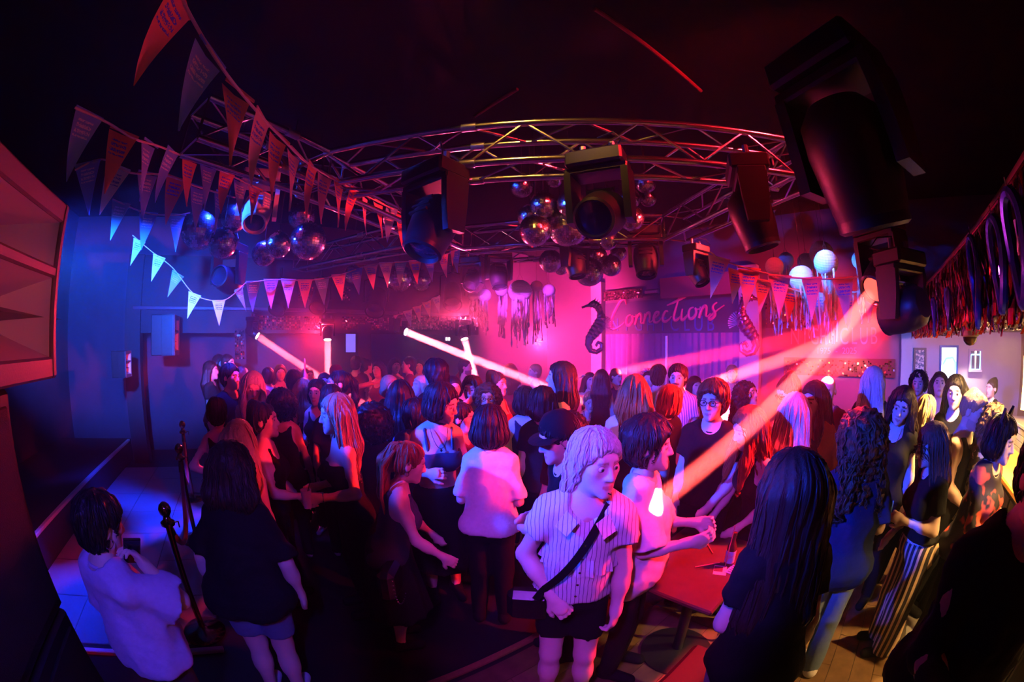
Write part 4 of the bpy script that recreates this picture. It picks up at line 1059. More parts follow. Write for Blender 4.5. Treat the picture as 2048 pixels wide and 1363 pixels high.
ARM = {                       # (upper-arm direction, forearm direction), x outwards, -y forwards
 'down':   ((.16,.02,-1), (.06,-.16,-1)),
 'loose':  ((.28,.05,-1), (.10,-.45,-1)),
 'hold':   ((.22,.02,-1), (-.45,-.9,.12)),
 'fwd':    ((.15,-.35,-.9), (-.1,-1,.05)),
 'low':    ((.12,-.15,-1), (-.35,-.75,-.5)),
 'chin':   ((.10,-.45,-.85), (-.35,-.45,.85)),
 'phone':  ((.30,-.55,-.65), (-.40,-.25,.85)),
 'up':     ((.35,-.65,.55), (-.10,-.35,.95)),
 'reach':  ((.25,-.85,-.15), (.0,-1,.15)),
 'reachup':((.30,-.8,.25), (-.35,-.7,.5)),
 'hip':    ((.60,.10,-.8), (-.75,-.25,-.35)),
 'head':   ((.75,-.15,.45), (-.75,-.05,.65)),
 'side':   ((.85,-.1,-.35), (.6,-.6,.1)),
}

class Figure:
    """joints and volumes of one person, feet at the origin, facing -Y"""
    def __init__(s, height=1.7, fem=True, build=1., lean=(0,0,0), head=(0,0,0), arms=('down','down'), legs='stand', smile=.001):
        s.smile = smile
        s.S = S = height/1.75; s.fem = fem; s.b = b = build
        s.H = height
        pel = np.array([0, 0, .95*S]); s.drop = dr = (.43*S if legs == 'sit' else 0.)
        low = np.array([0, 0, dr])
        s.Mu = Mu = rotm('z', lean[2]) @ rotm('y', lean[1]) @ rotm('x', lean[0])     # local frame of chest -> person
        up = lambda p: pel - low + Mu @ (np.array(p, float)*S - pel)
        s.up = up; s.pel = pel
        Mh = Mu @ rotm('z', head[2]) @ rotm('y', head[1]) @ rotm('x', head[0])
        nk = up((0, .015, 1.50))
        s.Mh = Mh
        hs = S**.5*1.06
        s.hs = hs
        hc = nk + Mh @ (np.array([0, -.02, .135])*hs)
        s.hc = hc; s.nk = nk
        hd = lambda p: hc + Mh @ (np.array(p, float)*hs)
        s.hd = hd
        sw = (.140 if fem else .158)*(.60+.40*b)
        w = b
        T = [ell(up((0, .0, 1.27)), np.array([.138*w if fem else .156*w, .102*w, .19])*S, Mu.T),
             ell(up((0, .0, 1.09)), np.array([.122*w if fem else .14*w, .098*w, .17])*S, Mu.T),
             cap(up((-sw+.03, .015, 1.405)), up((sw-.03, .015, 1.405)), .062*S, .062*S),
             cap(up((-.06, .02, 1.45)), up((.06, .02, 1.45)), .055*S, .055*S)]
        if fem:
            T += [ell(up((x*.072*w, -.085*w, 1.255)), np.array([.066, .058, .066])*S*w, Mu.T) for x in (-1, 1)]
        s.torso = T
        s.hips = [ell((0, .005, .935*S-dr), np.array([.168*w if fem else .155*w, .118*w, .125])*S),
                  ell((-.075*S*w, .055*S, .90*S-dr), np.array([.085, .085, .095])*S*w), ell((.075*S*w, .055*S, .90*S-dr), np.array([.085, .085, .095])*S*w)]
        s.neck = [cap(up((0, .018, 1.44)), hd((0, .012, -.06)), (.05 if fem else .06)*S, (.048 if fem else .058)*S)]
        s.arms = []; s.hands = []
        for side, pose in zip((-1, 1), arms):
            if isinstance(pose, str): pose = ARM[pose]
            sh = up((side*sw, .015, 1.40))
            f = np.array([side, 1, 1])
            d1 = np.array(pose[0], float)*f; d1 /= np.linalg.norm(d1)
            d2 = np.array(pose[1], float)*f; d2 /= np.linalg.norm(d2)
            el_ = sh + Mu @ d1 * .29*S; wr = el_ + Mu @ d2 * .245*S
            aw = .5+.5*b
            r0, r1, r2, r3 = ((.041, .035, .036, .025) if fem else (.048, .041, .041, .029))
            s.arms.append((sh, el_, wr, r0*S*aw, r1*S*aw, r2*S*aw, r3*S))
            hdir = Mu @ d2
            hand_d = pose[2] if len(pose) > 2 else None
            s.hands.append((wr, hdir, side, hand_d))
        s.legs = []
        lw = .5+.5*b
        stance = {'stand': ((0,0),(0,0)), 'stride': ((-.16,.0),(.16,.05)), 'wide': ((0,-.02),(0,.02)), 'sit': ((0,0),(0,0)), 'weight': ((-.06,0),(.02,0))}[legs]
        for side, (ky, fy) in zip((-1, 1), ((stance[0][0], stance[0][0]*1.2), (stance[1][0], stance[1][0]*1.3))):
            ox = .09 + (.07 if legs in ('wide', 'stride') else 0)
            hip = np.array([side*.088*S*w, .005, .90*S]); kn = np.array([side*ox*S, (-.015+ky*.6)*S, .49*S]); an = np.array([side*(ox+.01)*S, (.03+fy)*S, .085*S])
            if dr: hip = np.array([side*.09*S, 0, .50*S]); kn = np.array([side*.12*S, -.42*S, .49*S]); an = np.array([side*.12*S, -.40*S, .085*S])
            s.legs.append((hip, kn, an, .088*S*lw, .058*S*lw, .056*S*lw, .038*S))
    def legprims(s, t=0.):
        P = []
        for (h, k, a, r0, r1, r2, r3) in s.legs:
            P += [cap(h, k, r0+t, r1+t), cap(k, k+(a-k)*.45, r1*.93+t, r2+t), cap(k+(a-k)*.35, a, r2*.98+t, r3+t)]
        return P
    def footprims(s, t=0.):
        P = []
        for (h, k, a, *_r) in s.legs:
            z = .035*s.S
            P += [cap(a+(0, .02*s.S, -.04*s.S), (a[0]*1.08, a[1]-.15*s.S, z), .036*s.S+t, .03*s.S+t), cap(a, a+(0, .0, -.04*s.S), .036*s.S+t, .036*s.S+t)]
        return P
    def armprims(s, side):
        (sh, e, w, r0, r1, r2, r3) = s.arms[side]
        return [cap(sh, e, r0, r1), cap(e, e+(w-e)*.4, r1*.96, r2), cap(e+(w-e)*.3, w, r2*.98, r3)]
    def handprims(s, side, curl=.55, fine=True):
        (w, d, sgn, hd) = s.hands[side]
        S = s.S
        d = np.array(d, float)
        fin = hd or {}
        if 'dir' in fin:
            d = s.Mu @ (np.array(fin['dir'], float)*np.array([sgn, 1, 1])); d /= np.linalg.norm(d)
        curl = fin.get('curl', curl)
        pn = s.Mu @ (np.array(fin.get('palm', (-1, .15, -.2)), float)*np.array([sgn, 1, 1]))      # palm looks inwards unless told
        pn -= d*(pn @ d); pn /= np.linalg.norm(pn)+1e-9
        lat = np.cross(d, pn)*sgn                                        # towards the thumb side
        if 'flip' in fin: lat = -lat
        pc = w + d*.045*S
        M = np.stack([lat, pn, d])
        P = [ell(pc+d*.008*S, np.array([.040, .017, .052])*S, M), cap(w-d*.01*S, w+d*.02*S, .024*S, .023*S)]
        if not fine:
            P += [ell(w+d*.105*S+pn*.02*S, np.array([.036, .016, .05])*S, M), cap(w+d*.03*S+lat*.03*S, w+d*.075*S+lat*.055*S+pn*.015*S, .012*S, .009*S)]
            return P, []
        tips = []
        for q, (off, L) in enumerate(((.030, .074), (.010, .083), (-.011, .078), (-.031, .062))):
            c = curl*(1+.12*q)
            p0 = w + d*.085*S + lat*off*S
            spread = lat*off*1.2
            u = d + spread; u /= np.linalg.norm(u)
            def bend(u, ang): 
                r = u*np.cos(ang) + pn*np.sin(ang); return r/np.linalg.norm(r)
            u1 = bend(u, c*.8); p1 = p0 + u1*L*.48*S
            u2 = bend(u, c*1.9); p2 = p1 + u2*L*.33*S
            u3 = bend(u, c*2.6); p3 = p2 + u3*L*.25*S
            P += [cap(p0-d*.02*S, p1, .0098*S, .0088*S), cap(p1, p2, .0088*S, .0080*S), cap(p2, p3, .0080*S, .0068*S)]
            tips.append((p3, u3, -pn*np.cos(c*2.6)+d*np.sin(c*2.6)))
        t0 = w + d*.025*S + lat*.028*S
        u = lat*.75 + d*.75 + pn*.35; u /= np.linalg.norm(u)
        t1 = t0 + u*.042*S
        u = lat*.30 + d*.9 + pn*(.25+curl*.5); u /= np.linalg.norm(u)
        t2 = t1 + u*.03*S; t3 = t2 + (u*.7+pn*.3*curl)*.026*S
        P += [cap(t0, t1, .015*S, .0115*S), cap(t1, t2, .0112*S, .0098*S), cap(t2, t3, .0098*S, .0082*S)]
        tips.append((t3, u, lat))
        return P, tips
    def headprims(s):
        hd, M, h = s.hd, s.Mh.T, s.hs
        f = s.fem
        j = .93 if f else 1.0
        P = [ell(hd((0, .016, .028)), np.array([.074, .094, .086])*h, M),
             ell(hd((0, -.022, -.035)), np.array([.060*j, .066, .074])*h, M),
             ell(hd((0, -.045, -.072)), np.array([.044*j, .040, .036])*h, M),
             cap(hd((0, -.074, -.100)), hd((0, -.066, -.09)), .020*h*j, .022*h),
             cap(hd((-.028, -.070, .032)), hd((.028, -.070, .032)), .014*h, .014*h),
             cap(hd((-.046, -.052, -.012)), hd((-.043, -.047, -.03)), .020*h, .017*h), cap(hd((.046, -.052, -.012)), hd((.043, -.047, -.03)), .020*h, .017*h)]
        return P
    def facefine(s):
        hd, M, h = s.hd, s.Mh.T, s.hs
        add = [cap(hd((0, -.082, .018)), hd((0, -.103, -.028)), .0085*h, .0125*h),
               cap(hd((-.013, -.090, -.032)), hd((.013, -.090, -.032)), .0085*h, .0085*h),
               ell(hd((-.077, .012, -.008)), np.array([.010, .020, .031])*h, M @ rotm('z', -14)), ell(hd((.077, .012, -.008)), np.array([.010, .020, .031])*h, M @ rotm('z', 14))]
        sm = s.smile
        for x in (-1, 1):
            add += [cap(hd((0, -.0885, -.0625)), hd((x*.021, -.079, -.0645+sm)), .0058*h, .0035*h), cap(hd((0, -.0875, -.0725)), hd((x*.019, -.079, -.0675+sm)), .0065*h, .0036*h)]
        subs = [ell(hd((-.031, -.094, .004)), np.array([.017, .016, .0115])*h, M), ell(hd((.031, -.094, .004)), np.array([.017, .016, .0115])*h, M)]
        lids = [ell(hd((x*.031, -.0765, .004)), np.array([.0155, .0125, .0105])*h, M) for x in (-1, 1)]
        return add, subs, lids
def merge(parts):
    V = []; Q = []; C = []; n = 0
    for (v, q, c) in parts:
        V.append(v); Q.append(q + n); C.append(c); n += len(v)
    return np.concatenate(V), np.concatenate(Q), np.concatenate(C)

def new_mesh(name, v, q, mat, tint=None, smooth=True):
    me = bpy.data.meshes.new(name)
    me.vertices.add(len(v)); me.vertices.foreach_set('co', np.ascontiguousarray(v, F32).ravel())
    n = len(q); k = q.shape[1] if n else 4
    me.loops.add(n*k); me.loops.foreach_set('vertex_index', np.ascontiguousarray(q, np.int32).ravel())
    me.polygons.add(n); me.polygons.foreach_set('loop_start', np.arange(0, n*k, k, dtype=np.int32))
    me.polygons.foreach_set('loop_total', np.full(n, k, np.int32))
    if smooth: me.polygons.foreach_set('use_smooth', np.ones(n, bool))
    if tint is not None:
        a = me.color_attributes.new('tint', 'FLOAT_COLOR', 'POINT')
        c = np.ones((len(v), 4), F32); c[:, :3] = tint
        a.data.foreach_set('color', c.ravel())
    me.update(calc_edges=True)
    me.materials.append(mat)
    return me

def bbox(prims, pad=0.):
    lo = []; hi = []
    for p in prims:
        if p[0] in 'ck':
            R = max(p[3], p[4]); lo.append(np.minimum(p[1], p[2])-R); hi.append(np.maximum(p[1], p[2])+R)
        else:
            e = np.abs(p[3].T) @ p[2]; lo.append(p[1]-e); hi.append(p[1]+e)
    return np.min(lo, 0)-pad, np.max(hi, 0)+pad

def ball(c, r, M, col_fn, nu=12, nv=8):
    v = []; q = []
    for j in range(nv+1):
        th = np.pi*j/nv
        for i in range(nu):
            ph = 2*np.pi*i/nu
            v.append((np.sin(th)*np.cos(ph), -np.cos(th), np.sin(th)*np.sin(ph)))       # pole towards -y (front)
    v = np.array(v)
    col = np.array([col_fn(p) for p in v], F32)
    for j in range(nv):
        for i in range(nu):
            q.append((j*nu+i, j*nu+(i+1) % nu, (j+1)*nu+(i+1) % nu, (j+1)*nu+i))
    return (np.array(c) + (v*r) @ M.T).astype(F32), np.array(q, np.int32), col

def body_mesh(f, lod=1, fine_hands=(False, False), beard=0., lip=(.8, .45, .45), brow=(.25, .2, .2), curl=(.55, .55), stache=False, nails=False):
    """one skin: trunk, limbs and feet, then the head and the hands at finer grain"""
    h = (.019, .029, .040)[lod]; hh = (.0062, .0094, .0128)[lod]
    pr = f.torso + f.hips + f.neck + f.legprims() + f.footprims() + f.armprims(0) + f.armprims(1)
    mitts = []
    for sd_ in (0, 1):
        if not fine_hands[sd_]: mitts += f.handprims(sd_, curl[sd_], False)[0]
    lo, hi = bbox(pr + mitts, .01)
    F = Field(lo, hi, h)
    F.add(f.torso, .05).add(f.hips, .06).add(f.neck, .04).add(f.legprims(), .03).add(f.footprims(), .02)
    F.add(f.armprims(0), .03).add(f.armprims(1), .03)
    if mitts: F.add(mitts, .02)
    v, q = F.mesh()
    parts = [(v, q, np.ones((len(v), 3), F32))]
    # head
    hp = f.headprims(); fa, fs, lids = f.facefine()
    lo, hi = bbox(hp + fa, .012)
    lo = np.minimum(lo, f.hd((0, 0, -.15)) - .05)
    F = Field(lo, hi, hh)
    F.add(hp, .028).add(f.neck, .03)
    F.add(fs, .010, True)
    F.add(fa[:2], .010).add(fa[2:4], .006).add(fa[4:], .004)
    v, q = F.mesh()
    L = ((v - f.hc) @ f.Mh)/f.hs
    c = np.ones((len(v), 3), F32)
    x, y, z = L[:, 0], L[:, 1], L[:, 2]
    zl = z + .0675 - f.smile*(x/.021)**2
    m = (np.abs(x) < .0225) & (np.abs(zl) < .0095*(1-.6*(x/.0225)**2)) & (y < -.07); c[m] = lip
    m = (np.abs(z-.029+np.maximum(np.abs(x)-.028, 0)*.35+np.maximum(.028-np.abs(x), 0)*.15) < .0042) & (np.abs(x) > .012) & (np.abs(x) < .047) & (y < -.05); c[m] = brow
    if beard > 0:
        m = (z < -.045) & (y < .0) & ~(((x/.024)**2 + ((z+.067)/.010)**2 < 1)); c[m] = c[m]*(1-beard) + np.array(brow)*beard
    if stache:
        m = (np.abs(z+.049) < .008) & (np.abs(x) < .03) & (y < -.07); c[m] = brow
    parts.append((v, q, c))
    def eye(p):
        a = -p[1]
        return (.03, .02, .02) if a > .80 else ((.9, .9, .95) if a > .2 else (.9, .7, .7))
    if lod < 2:
        for sx in (-1, 1):
            parts.append(ball(f.hd((sx*.031, -.0735, .004)), .0125*f.hs, f.Mh, eye))
    for sd_ in (0, 1):
        if fine_hands[sd_]:
            hp, tips = f.handprims(sd_, curl[sd_], True)
            ap = f.armprims(sd_)[2:]
            lo, hi = bbox(hp, .006)
            F = Field(lo, hi, .0047)
            F.add(ap, .01).add(hp[:2], .02).add(hp[-3:], .012)
            # fingers stay apart: each chain joins the palm only
            for k in range(2, 14, 3):
                G = Field(lo, hi, .0047); G.add(hp[k:k+3], .006)
                F.D = np.where(np.abs(F.D - G.D) < .006, smin(F.D, G.D, .005), np.minimum(F.D, G.D))
            v, q = F.mesh(); c = np.ones((len(v), 3), F32)
            if nails:
                for (p, u, nrm) in tips:
                    m = (np.linalg.norm(v - (p+u*.002), axis=1) < .0085) & (((v-p) @ nrm) > .002); c[m] = (.02, .01, .02)
            parts.append((v, q, c))
    return merge(parts)

def cloth_noise(F, amp, f, ph):
    X, Y, Z = F.all()
    F.D += (amp*1.5*wob((X*1.2, Y*1.2, Z*.55), f*.62, ph) + amp*.6*wob((X, Y, Z*.8), f*1.7, ph+2)).astype(F32)

def plane(F, p, n):
    X, Y, Z = F.all()
    n = np.array(n, float); n /= np.linalg.norm(n)
    return ((X-p[0])*n[0] + (Y-p[1])*n[1] + (Z-p[2])*n[2]).astype(F32)

def shirt_mesh(f, kind, lod, t=.014, hem=.90, sleeve=.55, loose=0., ph=0., neck=0., flare=0.):
    h = (.0145, .022, .032)[lod]
    S = f.S
    t = t*.9
    def infl(pr, t):
        o = []
        for p in pr:
            if p[0] == 'c': o.append(cap(p[1], p[2], p[3]+t, p[4]+t))
            else: o.append(ell(p[1], p[2]+t, p[3]))
        return o
    if kind in ('crop', 'strapless', 'tank'): t = t*.75
    T = infl(f.torso, t) + infl(f.hips, t + .008 + loose*.5)
    if loose: T += [ell(f.up((0, 0, 1.10)), np.array([.135*f.b+loose, .11*f.b+loose, .22])*S, f.Mu.T)]
    sl = []
    if kind in ('tee', 'long', 'puff', 'jacket'):
        for (sh, e, w, r0, r1, r2, r3) in f.arms:
            k = {'tee': sleeve, 'puff': .42, 'long': 2.0, 'jacket': 2.0}[kind]
            if k <= 1:
                end = sh + (e-sh)*k
                sl.append([cuff(sh, end, r0+t*.7+flare*.3, r0+t*.8+.008+loose*.35+flare)])
                if kind == 'puff': sl[-1] = [cuff(sh, end, r0+t+.008, r0+t+.022)]
            else:
                sl.append([cap(sh, e, r0+t*.7, r1+t*.8), cuff(e, w, r1+t*.8, r3+t+.006)])
    lo, hi = bbox(T + [p for a in sl for p in a], .02)
    F = Field(lo, hi, h)
    F.add(T, .06)
    for k, a in enumerate(sl):
        F.add(a, .03)
    if kind != 'crop': cloth_noise(F, (.0035 + .03*loose) if kind != 'tank' else .0018, 38., ph)
    Mu = f.Mu
    zc = lambda z: f.up((0, 0, z))
    upv = Mu @ np.array([0, 0, 1.])
    cut = lambda d: np.maximum(F.D, d)
    if kind in ('tee', 'long', 'puff', 'jacket'):
        F.add([cap(f.up((0, .018, 1.475)), f.hd((0, .012, -.03)), (.062 if f.fem else .072)*S, (.075 if f.fem else .085)*S)], .012, True)
        F.add([ell(f.up((0, -.055, 1.49+neck)), np.array([.075, .075, .07])*S, Mu.T)], .015, True)
        if kind == 'puff':       # open collar
            F.add([cap(f.up((0, -.12, 1.36)), f.up((0, -.09, 1.48)), .012*S, .06*S)], .01, True)
        F.D = cut(-plane(F, (0, 0, hem*S-f.drop), (0, 0, 1)))
    elif kind == 'tank':
        F.D = cut(plane(F, f.up((0, .0, 1.46)), upv))
        for (sh, *_r) in f.arms:
            F.add([ell(sh + (sh-f.up((0, .015, 1.40)))*.12 + Mu @ np.array([0, 0, -.02])*S, np.array([.062, .2, .115])*S, Mu.T)], .012, True)
        F.add([ell(f.up((0, -.10, 1.47)), np.array([.085, .12, .12])*S, Mu.T), ell(f.up((0, .06, 1.50)), np.array([.085, .12, .10])*S, Mu.T)], .012, True)
        F.D = cut(-plane(F, (0, 0, hem*S-f.drop), (0, 0, 1)))
    elif kind == 'strapless':
        F.D = cut(plane(F, f.up((0, 0, 1.315)), upv)); F.D = cut(-plane(F, (0, 0, hem*S-f.drop), (0, 0, 1)))
    elif kind == 'crop':
        F.D = cut(plane(F, f.up((0, 0, 1.31)), upv)); F.D = cut(-plane(F, f.up((0, 0, 1.16)), upv))
    if kind in ('crop',):
        st = []
        for x in (-1, 1):
            st += [cap(f.up((x*.085, -.105*f.b, 1.30)), f.up((x*.095, -.035, 1.455)), .012*S, .012*S), cap(f.up((x*.095, -.035, 1.46)), f.up((x*.095, .06, 1.45)), .012*S, .012*S), cap(f.up((x*.095, .07, 1.45)), f.up((x*.08, .105*f.b, 1.29)), .012*S, .012*S)]
        lo2, hi2 = bbox(st, .01); F2 = Field(lo2, hi2, .008); F2.add(st, .01)
        a = F.mesh(); b = F2.mesh()
        v, q, _ = merge([(a[0], a[1], np.ones((len(a[0]), 3))), (b[0], b[1], np.ones((len(b[0]), 3)))])
        return v, q
    return F.mesh()

def strap_mesh(f, y_cross=False):
    S = f.S; st = []
    for x in (-1, 1):
        st += [cap(f.up((x*.08, -.115*f.b, 1.29)), f.up((x*.10, -.03, 1.465)), .006*S, .006*S), cap(f.up((x*.10, -.03, 1.465)), f.up((x*.10, .06, 1.455)), .006*S, .006*S), cap(f.up((x*.10, .07, 1.455)), f.up((x*(.02 if y_cross else .09), .118*f.b, 1.25)), .006*S, .006*S)]
    lo, hi = bbox(st, .01); F = Field(lo, hi, .006); F.add(st, .005)
    return F.mesh()

def legs_mesh(f, kind, lod, ph=0., length=None):
    h = (.020, .030, .042)[lod]; S = f.S
    t = .007
    hips = [ell(p[1], p[2]+t, p[3]) for p in f.hips]
    if kind == 'skirt':
        L = length or .62
        pr = hips + [cap((0, .01, .95*S), (0, .0, L*S), .15*S*f.b, .24*S*f.b)]
        lo, hi = bbox(pr, .02); F = Field(lo, hi, h); F.add(pr, .05)
        X, Y, Z = F.all()
        a = np.arctan2(Y, X)
        F.D += (.010*np.sin(11*a + ph)*np.clip((.95*S-Z)/(.3*S), 0, 1)).astype(F32)
        F.D = np.maximum(F.D, plane(F, (0, 0, 1.03*S), (0, 0, 1))); F.D = np.maximum(F.D, -plane(F, (0, 0, L*S), (0, 0, 1)))
        return F.mesh()
    flare = {'trousers': .014, 'wide': .055, 'shorts': .03, 'jeans': .022}[kind]
    pr = list(hips)
    lp = []
    for (hh, k, a, r0, r1, r2, r3) in f.legs:
        lp += [cap(hh, k, r0+t, r1+t+flare*.6), cap(k, a, r1+t+flare*.6, r3+t+flare)]
    lo, hi = bbox(pr + lp, .02); F = Field(lo, hi, h); F.add(pr, .05).add(lp, .03)
    cloth_noise(F, .002, 34., ph)
    F.D = np.maximum(F.D, plane(F, (0, 0, 1.0*S-f.drop), (0, 0, 1)))
    zc = (length or .58)*S if kind == 'shorts' else .045*S
    F.D = np.maximum(F.D, -plane(F, (0, 0, zc), (0, 0, 1)))
    return F.mesh()

def shoe_mesh(f, side, lod):
    S = f.S
    (h, k, a, *_r) = f.legs[side]
    pr = [cap(a+(0, .03*S, -.035*S), (a[0]*1.08, a[1]-.16*S, .042*S), .046*S, .040*S), cap(a+(0, .01, .02*S), a+(0, .015, -.04*S), .048*S, .048*S)]
    lo, hi = bbox(pr, .01); F = Field(lo, hi, (.009, .013, .02)[lod]); F.add(pr, .025)
    F.D = np.maximum(F.D, -plane(F, (0, 0, .004), (0, 0, 1)))
    F.D = np.maximum(F.D, plane(F, a+(0, 0, .03*S), (0, 0, 1)))
    return F.mesh()

def sample(F, p):
    q = [np.clip((p[:, k]-F.ax[k][0])/F.h, 0, len(F.ax[k])-1.001) for k in range(3)]
    i = [x.astype(int) for x in q]; t = [x-y for x, y in zip(q, i)]
    r = 0
    for a in (0, 1):
        for b in (0, 1):
            for c in (0, 1):
                w = (t[0] if a else 1-t[0])*(t[1] if b else 1-t[1])*(t[2] if c else 1-t[2])
                r = r + w*F.D[i[0]+a, i[1]+b, i[2]+c]
    return r
def grad(F, p):
    e = F.h
    g = np.stack([sample(F, p+d)-sample(F, p-d) for d in (np.array([e, 0, 0]), np.array([0, e, 0]), np.array([0, 0, e]))], 1)
    return g/(np.linalg.norm(g, axis=1, keepdims=True)+1e-9)
def strands(F, v, n, steps, step, r, crown, seed, wig=0.):
    '''locks of hair combed down over the hair volume'''
    rs = np.random.default_rng(seed)
    p = v[rs.integers(0, len(v), n)].astype(float)
    path = []; nor = []
    dirn = None
    off = rs.uniform(.0005, .004, n)
    ph = rs.uniform(0, 6.28, n)
    for k in range(steps):
        g = grad(F, p)
        rad = p - crown; rad[:, 2] = 0; rad /= np.linalg.norm(rad, axis=1, keepdims=True)+1e-6
        d = np.array([0, 0, -1.]) + .35*rad
        t = d - g*np.sum(d*g, 1, keepdims=True); t /= np.linalg.norm(t, axis=1, keepdims=True)+1e-6
        if dirn is not None: t = .6*t + .4*dirn; t /= np.linalg.norm(t, axis=1, keepdims=True)+1e-6
        dirn = t
        s = np.cross(t, g)
        path.append(p + s*(wig*np.sin(ph + k*1.3))[:, None]); nor.append(g)
        p = p + t*step
        D = sample(F, p); o = off + (.004*rs.random(n) if k > steps-3 else 0)
        p = p - g*np.clip(D-o, -.012, .012)[:, None]
    path = np.stack(path, 1); nor = np.stack(nor, 1)
    tan = np.gradient(path, axis=1); tan /= np.linalg.norm(tan, axis=2, keepdims=True)+1e-9
    sid = np.cross(tan, nor)
    w = r*np.sin(np.linspace(.35, np.pi-.12, steps))[None, :, None]*rs.uniform(.6, 1.4, (n, 1, 1))
    V = np.stack([path + nor*w*.8, path - sid*w*1.3 - nor*w*.4, path + sid*w*1.3 - nor*w*.4], 2)      # n, steps, 3, xyz
    base = (np.arange(n)[:, None, None]*steps + np.arange(steps-1)[None, :, None])*3 + np.arange(3)[None, None, :]
    nxt = (np.arange(n)[:, None, None]*steps + np.arange(steps-1)[None, :, None])*3 + (np.arange(3)[None, None, :]+1) % 3
    Q = np.stack([base, nxt, nxt+3, base+3], 3).reshape(-1, 4)
    return V.reshape(-1, 3).astype(F32), Q.astype(np.int32)

